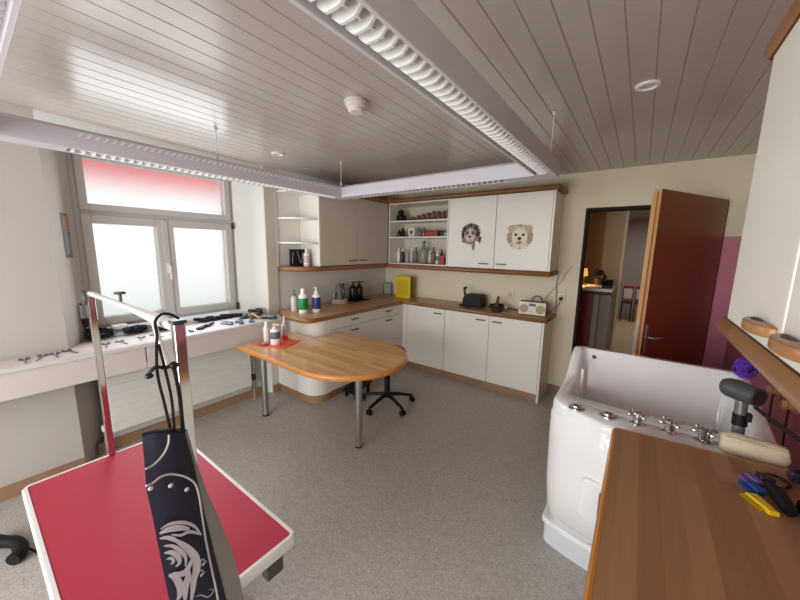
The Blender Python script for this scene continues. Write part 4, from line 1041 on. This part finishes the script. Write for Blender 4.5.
stroke([(.06, 3.45), (.28, 3.30), (.50, 3.26), (.70, 3.30)], .0065)
stroke([(.04, 3.62), (.20, 3.58), (.36, 3.66), (.44, 3.78)], .004)
stroke([(.36, 3.66), (.48, 3.80), (.62, 4.02), (.70, 4.35), (.68, 4.75), (.58, 5.15), (.50, 5.6), (.42, 6.0)], .0085)
stroke([(.10, 3.86), (.28, 3.86), (.42, 4.02), (.50, 4.30), (.46, 4.65)], .0040)
stroke([(.08, 4.12), (.22, 4.08), (.34, 4.22), (.36, 4.48), (.26, 4.66)], .0050)
stroke([(.10, 4.36), (.20, 4.32), (.24, 4.46), (.16, 4.56)], .0030)
stroke([(.62, 4.35), (.54, 4.62), (.44, 4.86), (.30, 4.96), (.16, 4.92)], .0065)
stroke([(.50, 4.75), (.46, 5.10), (.36, 5.50), (.30, 6.0)], .0075)
stroke([(.08, 4.98), (.20, 5.10), (.26, 5.40), (.22, 5.75), (.14, 6.0)], .0070)
stroke([(.52, 5.85), (.66, 5.78), (.78, 5.86), (.90, 5.72), (.94, 5.56), (.84, 5.56)], .0014)
finish('printed_dog', b_, mat((190, 188, 196), .6), ap, True)
b_ = bmesh.new()
for (u, t, r) in ((.76, 4.98, .0042), (.84, 4.55, .0042)):
    ball(on_cloth(u, t), .0008, r, r, bm=b_)
    for k, (du, dt) in enumerate(((-.05, -.10), (-.015, -.17), (.03, -.17), (.06, -.10))): ball(on_cloth(u + du, t + dt), .0008, .0022, .0026, bm=b_)
finish('printed_paw', b_, mat((196, 194, 200), .6), ap, True)
finish('top_hem', tube([Vector(p) + Vector((.002, 0, 0)) for p in rows[0][:5]], .0045, 6), BLACKS, ap, True)
sl = [(2.19, -3.573, 1.363), (2.19, -3.574, 1.395), (2.182, -3.558, 1.410), (2.168, -3.535, 1.405), (2.150, -3.512, 1.388)]
b_ = tube(spline([(2.20, -3.568, 1.112), (2.20, -3.575, 1.19), (2.193, -3.581, 1.266), (2.19, -3.577, 1.33)] + sl), .0033, 6)
tube(spline([(2.205, -3.562, 1.116), (2.20, -3.560, 1.202), (2.19, -3.565, 1.284), (2.19, -3.572, 1.34)]), .0033, 6, bm=b_)
tube(spline([(2.20, -3.543, 1.111), (2.195, -3.541, 1.20), (2.19, -3.546, 1.275), (2.192, -3.553, 1.284)]), .0045, 6, bm=b_)
finish('neck_strap', b_, BLACK, ap, True)
b_ = tube(spline([(2.19, -3.600, 1.272), (2.195, -3.583, 1.288), (2.195, -3.565, 1.280), (2.195, -3.548, 1.285), (2.19, -3.540, 1.275)]), .0045, 6)
ball((2.195, -3.547, 1.282), .010, .010, .010, bm=b_); ball((2.195, -3.598, 1.27), .008, .009, .007, bm=b_)
finish('strap_knot', b_, BLACKS, ap, True)
# foot switch on the floor
o = thing('foot_switch', 'black foot pedal with thin cable on the floor left of the grooming table', 'foot pedal', (.70, -3.85, 0))
finish('pedal', tube(spline([(.50, -3.905, .035), (.60, -3.862, .045), (.66, -3.822, .045), (.73, -3.815, .035), (.77, -3.845, .032)]), [.028] * 20 + [.03] * 13, 10), BLACK, o, True)
finish('cable', tube(spline([(.70, -3.80, .03), (.76, -3.77, .012), (.90, -3.72, .008), (1.34, -3.62, .008)]), .006, 6), BLACK, o, True)

# ------------------------------------------------------------------ bath tub
TX0, TX1, TYF, TYB = 2.812, 3.585, -2.33, -1.56
def bow(x):
    t = (x - 3.2) / .385
    return -2.33 + (.155 if t < 0 else .04) * t * t
def tub_outline(ins, n=96, rF=.075, front=0.0, left=0.0, bk=1.0):
    x0, x1, y0, y1 = TX0 + ins + left, TX1 - ins, TYF + ins + front, TYB - ins
    r = max(.03, rF - ins); rb = max(.03, .07 - ins)
    pts = arc(x1 - r, y0 + r, r, r, -90, 0, 10) + arc(x1 - rb, y1 - rb, rb, rb, 0, 90, 8) + arc(x0 + rb, y1 - rb, rb, rb, 90, 180, 8)
    nl = 14
    for k in range(1, nl): pts.append((x0, y1 - rb + (y0 + r - y1 + rb) * k / nl))
    pts += arc(x0 + r, y0 + r, r, r, 180, 270, 10)
    nf = 10
    for k in range(1, nf): pts.append((x0 + r + (x1 - x0 - 2 * r) * k / nf, y0))
    out_ = []
    for px, py in pts:
        w = max(0.0, min(1.0, (-1.95 - py) / (-1.95 - y0)))
        out_.append((px, py + w * (bow(px) - TYF) * bk))
    return out_
def rim_h(x, y):
    t = (y - (-1.88)) / (-1.62 + 1.88); t = max(0, min(1, t)); t = t * t * (3 - 2 * t)
    return .86 + .135 * t
tub = thing('bath_tub', 'white raised pet bath tub with chrome taps on its front ledge', 'bath tub', (3.2, -1.9, 0))
b_ = bmesh.new(); loops = []
def loop(pts, zf): loops.append([b_.verts.new((p[0], p[1], zf(p))) for p in pts])
fb = .13
loop(tub_outline(.05, front=fb - .02, bk=.5), lambda p: .16)
loop(tub_outline(.014, front=fb - .07, bk=.7), lambda p: .26)
loop(tub_outline(.0, front=.035, bk=.9), lambda p: .42)
loop(tub_outline(-.004, front=.012), lambda p: .66)
loop(tub_outline(-.002), lambda p: rim_h(*p) - .075)
loop(tub_outline(.005), lambda p: rim_h(*p) - .068)
loop(tub_outline(.003), lambda p: rim_h(*p) - .03)
loop(tub_outline(.008), lambda p: rim_h(*p) - .008)
loop(tub_outline(.017), lambda p: rim_h(*p))
def inner(ins, fr): return tub_outline(ins, front=fr, bk=.25, rF=.09)
loop(inner(.052, .185), lambda p: rim_h(p[0], p[1]) - .0)
loop(inner(.060, .19), lambda p: rim_h(p[0], p[1]) - .012)
loop(inner(.085, .21), lambda p: .40)
loop(inner(.12, .23), lambda p: .30)
loop(inner(.25, .28), lambda p: .29)
n = len(loops[0])
for A, B in zip(loops, loops[1:]):
    for i in range(n): b_.faces.new((A[i], A[(i + 1) % n], B[(i + 1) % n], B[i]))
b_.faces.new(loops[-1]); b_.faces.new(loops[0])
finish('shell', b_, TUBW, tub, True, 0.9)
sk = [(p[0], p[1]) for p in tub_outline(.008, front=fb + .03, bk=.45, rF=.03)]
finish('plinth', prism(sk, 0, .125, .004), mat((214, 216, 222), .3), tub, False)
finish('plinth_flange', prism([(p[0], p[1]) for p in tub_outline(-.004, front=fb + .015, bk=.45, rF=.03)], .126, .158, .010), TUBW, tub, False)
# access panel with handle on the front
b_ = prism(rrect(2.985, 3.10, .385, .585, .03), -2.30, -2.20, .006, axis='Y'); finish('access_panel', b_, TUBW, tub, True)
finish('grab_handle', box(3.058, 3.078, -2.316, -2.2995, .43, .55, .005), mat((60, 60, 64), .3), tub)
rz = .86
def tap(x, y):
    b2 = lathe([(.03, 0), (.03, .006), (.018, .012), (.016, .03), (.020, .034), (.020, .05), (.010, .056), (0, .056)], x, y, rz, 18)
    for k in range(4):
        a = k * PI / 2 + .5; d = Vector((math.cos(a), math.sin(a), 0)); c = Vector((x, y, rz + .043))
        tube([c + d * .01, c + d * .034], [.006, .0075], 8, bm=b2); ball(c + d * .036, .009, .009, .009, bm=b2, sub=1)
    return finish('tap', b2, CHROME, tub, True)
for x in (3.157, 3.262, 3.362): tap(x, -2.205)
def disc(x, y):
    b2 = lathe([(.034, 0), (.033, .006), (.022, .009), (.020, .016), (.012, .02), (0, .02)], x, y, rz, 20)
    return finish('control_disc', b2, STEEL, tub, True)
disc(2.928, -2.215); disc(3.051, -2.21)
finish('overflow', lathe([(.02, 0), (.018, .004), (0, .005)], 2.905, -1.655, 0.93, 14) if False else xf(lathe([(.012, 0), (.010, .006), (0, .007)], 0, 0, 0, 14), Matrix.Translation((2.93, -1.622, .95)) @ Matrix.Rotation(math.radians(90), 4, 'X')), mat((40, 60, 50), .3), tub, True)
b2 = tube([(3.02, -2.07, .80), (3.10, -2.06, .80)], .022, 8); finish('inlet', b2, mat((60, 66, 64), .4), tub, True)

finish('door_seal', tube([(2.897, -1.80, .92), (2.899, -1.80, .60), (2.912, -1.80, .42)], .008, 8), WHITE, tub, True)
# dryer on a holder standing on the tub ledge
o = thing('hair_dryer', 'dark grey hair dryer with silver handle standing on the tub ledge', 'hair dryer', (3.47, -2.17, rz))
dz = 1.070
b2 = tube([(3.410, -2.118, dz - .002), (3.419, -2.126, dz), (3.44, -2.145, dz + .001), (3.468, -2.172, dz), (3.484, -2.186, dz - .001)], [.030, .036, .038, .036, .032], 18)
finish('barrel', b2, mat((74, 74, 74), .4), o, True)
finish('nozzle_ring', tube([(3.483, -2.185, dz - .001), (3.489, -2.191, dz - .001)], [.034, .034], 18), mat((50, 50, 52), .4), o, True)
finish('inlet_mesh', tube([(3.4891, -2.1911, dz - .001), (3.491, -2.193, dz - .001)], .026, 16), BLACKS, o, True)
hd = finish('handle', tube([(3.452, -2.162, dz - .03), (3.455, -2.165, dz - .09), (3.457, -2.168, rz + .035)], [.019, .018, .018], 14), mat((140, 140, 142), .3, .6), o, True)
finish('switch', box(3.468, 3.482, -2.19, -2.165, dz - .10, dz - .07, .003), BLACK, hd)
finish('grip_band', tube([(3.455, -2.165, dz - .082), (3.4565, -2.167, dz - .125)], .0215, 14), BLACK, hd, True)
finish('holder_foot', lathe([(.034, 0), (.034, .012), (.022, .018), (.022, .036), (0, .036)], 3.457, -2.168, rz + .0005, 18), BLACK, o, True)
finish('cord', tube(spline([(3.48, -2.19, 1.035), (3.53, -2.21, 1.00), (3.60, -2.235, .96), (3.70, -2.27, .93), (3.735, -2.30, .88)]), .007, 8), BLACK, o, True)
# towel roll on the ledge
o = thing('towel_roll', 'rolled cream towel lying on the tub ledge behind the wooden desk', 'towel', (3.5, -2.24, rz))
b2 = bmesh.new(); 
bt = tube([(3.400, -2.238, rz + .036), (3.408, -2.239, rz + .036), (3.44, -2.242, rz + .039), (3.48, -2.245, rz + .0375), (3.525, -2.248, rz + .038), (3.558, -2.250, rz + .036), (3.565, -2.250, rz + .036)], [.024, .034, .040, .037, .039, .035, .024], 18)
for v in bt.verts: v.co += Vector((random.uniform(-1, 1), random.uniform(-1, 1), random.uniform(-.5, 1))) * .0018
for v in bt.verts:
    if v.co.z < rz + .001: v.co.z = rz + .001
finish('roll', bt, mat((224, 214, 184), .95, noise=.10, scale=60), o, True)
finish('wrap_edge', tube([(3.41, -2.262, rz + .067), (3.48, -2.270, rz + .068), (3.555, -2.270, rz + .065)], .004, 6), mat((210, 198, 166), .95), o, True)
# purple sponge on the back rim
b2 = bmesh.new(); cs = Vector((3.548, -1.665, 1.040))
for k in range(46):
    a = random.uniform(0, 2 * PI); e = random.uniform(-1.2, 1.4); d = Vector((math.cos(a) * math.cos(e), math.sin(a) * math.cos(e), math.sin(e)))
    q = d.orthogonal().normalized(); w_ = d.cross(q); c = cs + Vector((d.x * .038, d.y * .038, d.z * .042))
    tube([c + (q * math.cos(i * PI / 4) + w_ * math.sin(i * PI / 4)) * .014 + d * .004 * math.sin(i * 3) for i in range(8)], .0045, 5, bm=b2, closed=True)
ball(cs, .027, .027, .029, bm=b2)
tag(finish('bath_puff', b2, mat((98, 52, 176), .6), None, True), 'purple ruffled bath puff on the far right corner of the tub rim', 'bath puff')
# hooks with hoses on the pink wall
for (y, z, lab) in ((-1.36, .865, 'brass wall hook with a thin cable on the pink wall, nearer the tub back'), (-1.585, .872, 'brass wall hook with a thin cable on the pink wall, nearer the camera')):
    o = thing('wall_hook', lab, 'wall hook', (XR, y, z), 'brass hooks on the pink wall')
    b2 = lathe([(.032, 0), (.032, .016), (.018, .020), (.018, .036), (.026, .042), (.022, .058), (0, .060)], 0, 0, 0, 16); xf(b2, Matrix.Translation((XR - .0005, y, z)) @ Matrix.Rotation(math.radians(-90), 4, 'Y'))
    finish('knob', b2, mat((222, 186, 136), .4), o, True)
    finish('cable', tube(spline([(XR - .03, y, z - .01), (XR - .025, y + .005, z - .15), (XR - .02, y - .004, z - .35), (XR - .02, y, z - .55)]), .0045, 6), mat((86, 56, 66), .5), o, True)
# ------------------------------------------------------------------ desk on the right
KZ = 0.90
dk = thing('side_counter', 'brown wooden counter along the right wall in the foreground', 'counter', (3.4, -3.3, 0))
ko = [(3.074, -4.75), (XR - .003, -4.75), (XR - .003, -2.315), (3.11, -2.372)] + arc(3.100, -2.398, .026, .026, 90, 180, 5)
finish('top_board', prism(offset(ko, .014), KZ - .038, KZ - .0004), DESKW, dk)
finish('edge_band', ring_prism(ko, .0142, KZ - .04, KZ, .007), EDGEY, dk, True)
finish('cabinet_body', box(3.16, XR - .003, -4.72, -2.50, .085, KZ - .041, .003), CAB, dk)
finish('plinth', box(3.20, XR - .003, -4.70, -2.53, 0, .084), BASEY, dk)
for a, b__ in ((-4.70, -4.16), (-4.155, -3.61), (-3.605, -3.06), (-3.055, -2.51)):
    d = finish('door', box(3.14, 3.159, a, b__, .09, KZ - .045, .002), CAB, dk)
    finish('handle', box(3.118, 3.1395, (a + b__) / 2 - .05, (a + b__) / 2 + .05, .80, .812, .003), BRASS, d)
# combs on the desk
def mitt(name, label, pts, z, h_, col):
    o = finish(name, prism(pts, z, z + h_, h_ * .3), col); return tag(o, label, 'comb', 'coloured clipper combs on the counter')
KK = KZ + .0006
def ccomb(label, x, y, rot, col):
    o = thing('clipper_comb', label, 'clipper comb', (x, y, KK), 'coloured clipper combs on the counter')
    M_ = Matrix.Translation((x, y, KK)) @ Matrix.Rotation(rot, 4, 'Z')
    finish('frame', xf(prism([(-.022, -.012), (.022, -.012), (.018, .012), (-.018, .012)], .0, .016, .003), M_), col, o)
    b2 = bmesh.new()
    for k in range(7): box(-.020 + k * .006, -.017 + k * .006, -.030, -.010, .004, .012, bm=b2)
    finish('teeth', xf(b2, M_), col, o)
ccomb('purple clipper comb on the counter, farthest of the coloured row', 3.440, -2.492, -1.1, mat((124, 96, 176), .4))
ccomb('blue clipper comb on the counter between the purple and yellow ones', 3.432, -2.540, -1.1, mat((40, 82, 160), .4))
o = thing('clipper_comb', 'yellow clipper comb on the counter, nearest and longest of the coloured row', 'clipper comb', (3.45, -2.59, KK), 'coloured clipper combs on the counter')
M_ = Matrix.Translation((3.426, -2.603, KK)) @ Matrix.Rotation(-1.05, 4, 'Z')
finish('frame', xf(prism([(-.024, -.014), (.045, -.014), (.05, .006), (-.022, .014)], 0, .014, .003), M_), mat((232, 200, 40), .4), o)
b2 = bmesh.new()
for k in range(8): box(-.022 + k * .008, -.022 + k * .008, -.030, -.012, .003, .010, bm=b2)
finish('teeth', xf(b2, M_), mat((232, 200, 40), .4), o)
o = thing('hair_clipper', 'black clipper lying on the counter beside the coloured combs', 'clipper', (3.49, -2.55, KK))
finish('body', tube([(3.464, -2.505, KK + .016), (3.470, -2.55, KK + .019), (3.478, -2.625, KK + .016)], [.012, .018, .015], 10), BLACK, o, True)
finish('blade_head', xf(box(-.017, .017, -.016, .016, .006, .028, .003), Matrix.Translation((3.4625, -2.482, KK)) @ Matrix.Rotation(.1, 4, 'Z')), mat((60, 60, 70), .3, .6), o)
finish('cord', tube(spline([(3.47, -2.51, KK + .012), (3.462, -2.455, KK + .008), (3.478, -2.425, KK + .006), (3.505, -2.425, KK + .006), (3.518, -2.455, KK + .006), (3.50, -2.488, KK + .006), (3.482, -2.495, KK + .006)]), .004, 6), BLACKS, o, True)
o = thing('hair_clipper', 'black rounded clipper at the right edge of the counter below the towel', 'clipper', (3.60, -2.44, KK))
finish('body', tube([(3.540, -2.420, KK + .022), (3.575, -2.415, KK + .030), (3.63, -2.405, KK + .028)], [.020, .030, .026], 12), BLACK, o, True)
finish('blade_head', box(3.522, 3.541, -2.437, -2.402, KK + .008, KK + .036, .003), mat((60, 60, 66), .3, .5), o)
o = thing('hair_clipper', 'black clipper with a glossy window lying nearest on the counter at the right edge', 'clipper', (3.56, -2.70, KK))
finish('body', prism([(3.500, -2.575), (3.53, -2.555), (3.58, -2.575), (3.575, -2.755), (3.505, -2.775)], KK, KK + .035, .008), BLACK, o)
finish('window', box(3.515, 3.545, -2.61, -2.585, KK + .0352, KK + .037), mat((170, 168, 165), .2), o)

# ------------------------------------------------------------------ right upper cabinets
CX = 3.295
RB0 = thing('lower_shelf_board', 'wooden board with a rounded end under the right wall cabinets', 'board', (3.5, -3.3, 1.363))
rb = [(CX - .012, -4.75), (XR - .003, -4.75), (XR - .003, -2.57), (CX + .03, -2.57)] + arc(CX + .018, -2.60, .03, .03, 90, 180, 5)
finish('board', prism(offset(rb, .012), 1.365, 1.404), MOULDY, RB0); finish('edge_band', ring_prism(rb, .0122, 1.363, 1.405, .010), MOULDY, RB0, True)
RT0 = thing('cornice_board', 'wooden cornice board on top of the right wall cabinets', 'board', (3.5, -3.3, 2.06))
rt_ = [(CX - .014, -4.75), (XR - .003, -4.75), (XR - .003, -2.59), (CX + .031, -2.59)] + arc(CX + .016, -2.62, .03, .03, 90, 180, 5)
finish('board', prism(offset(rt_, .012), 2.042, 2.072), MOULDY, RT0); finish('edge_band', ring_prism(rt_, .0122, 2.04, 2.074, .010), MOULDY, RT0, True)
def right_unit(y0, y1, label):
    u = thing('wall_cabinet', label, 'cabinet', (3.5, (y0 + y1) / 2, 1.406))
    finish('body', box(CX + .021, XR - .003, y0 + .001, y1 - .001, 1.406, 2.038), mat((240, 236, 224), .35), u)
    ym = (y0 + y1) / 2
    for a, b__, s in ((y0, ym, 1), (ym, y1, 1)):
        d = finish('door', box(CX, CX + .019, a + .0035, b__ - .0035, 1.408, 2.036, .003), CAB, u)
        # D-shaped wooden pull: a flat half oval standing out of the door, with a finger hole in its top
        hy = (a + .085) if b__ == y1 else (b__ - .085); hz = 1.443
        q = [(CX - .0005, hy + .066)] + [(CX - .0005 - .029 * math.sin(t), hy + .066 * math.cos(t)) for t in [i * PI / 16 for i in range(1, 16)]] + [(CX - .0005, hy - .066)]
        hh = finish('handle', prism(q, hz - .010, hz + .010, .004), wood((142, 96, 56), (168, 118, 74), 'Z', 'Y', .3, .3), d, True)
        finish('finger_hole', prism([(CX - .004 - .012 * math.sin(t), hy + .022 + .024 * math.cos(t)) for t in [i * PI / 12 for i in range(13)]], hz + .0101, hz + .0110), mat((60, 34, 20), .6), hh)
right_unit(-3.445, -2.64, 'white wall cabinet with oval wooden handles at the far end of the right wall')
right_unit(-4.25, -3.447, 'white wall cabinet on the right wall, second from the far end, beside the camera')

# ------------------------------------------------------------------ light
W = bpy.data.worlds.new('sky'); S.world = W; W.use_nodes = True
bg = W.node_tree.nodes['Background']; bg.inputs[0].default_value = rgb(246, 250, 248); bg.inputs[1].default_value = 1.12
def area(name, loc, rot, sx_, sy_, e, col):
    l = bpy.data.lights.new(name, 'AREA'); l.shape = 'RECTANGLE'; l.size = sx_; l.size_y = sy_; l.energy = e; l.color = col
    o = bpy.data.objects.new(name, l); COL.objects.link(o); o.location = loc; o.rotation_euler = rot; return o
area('window_daylight', (-0.09, (WY0 + WY1) / 2, 1.55), (0, -PI / 2, 0), 1.15, 1.0, 12.5, (0.92, 0.97, 1.0))
area('rear_fill_light', ((RX0 + RX1) / 2, YB + 0.02, (RZ0 + RZ1) / 2), (PI / 2, 0, 0), RX1 - RX0 - .1, RZ1 - RZ0 - .1, 82, (0.95, 0.98, 1.0))  # fill lamp set in the added rear window, out of view
l = bpy.data.lights.new('hall_fill_light', 'AREA'); l.size = 1.2; l.energy = 20; l.color = (1, .93, .84)  # unseen lamp added under the hall ceiling to brighten the far wall
o = bpy.data.objects.new('hall_fill_light', l); COL.objects.link(o); o.location = (3.3, 4.3, 2.3)

# ------------------------------------------------------------------ camera
f, yaw, pitch, roll, cx, cy, cz = 324.5603, 36.3098, 9.03, 0.9527, 3.0964, -3.834, 1.5761
y_, p_, r_ = (math.radians(k) for k in (yaw, pitch, roll))
fw = Vector((-math.sin(y_) * math.cos(p_), math.cos(y_) * math.cos(p_), -math.sin(p_)))
rt = Vector((math.cos(y_), math.sin(y_), 0)); up = rt.cross(fw)
rt2 = rt * math.cos(r_) + up * math.sin(r_); up2 = up * math.cos(r_) - rt * math.sin(r_)
cam = bpy.data.cameras.new('camera'); cam.sensor_width = 36; cam.lens = f / 800 * 36; cam.clip_start = .02
co = bpy.data.objects.new('camera', cam); COL.objects.link(co)
Mx = Matrix((( rt2.x, up2.x, -fw.x, cx), (rt2.y, up2.y, -fw.y, cy), (rt2.z, up2.z, -fw.z, cz), (0, 0, 0, 1)))
co.matrix_world = Mx
S.camera = co
S.view_settings.view_transform = 'Standard'; S.view_settings.look = 'None'; S.view_settings.gamma = 1.0; S.view_settings.exposure = 0.12
S.view_settings.use_curve_mapping = False
S.cycles.max_bounces = 8; S.cycles.diffuse_bounces = 5; S.cycles.transmission_bounces = 8; S.cycles.sample_clamp_indirect = 6.0
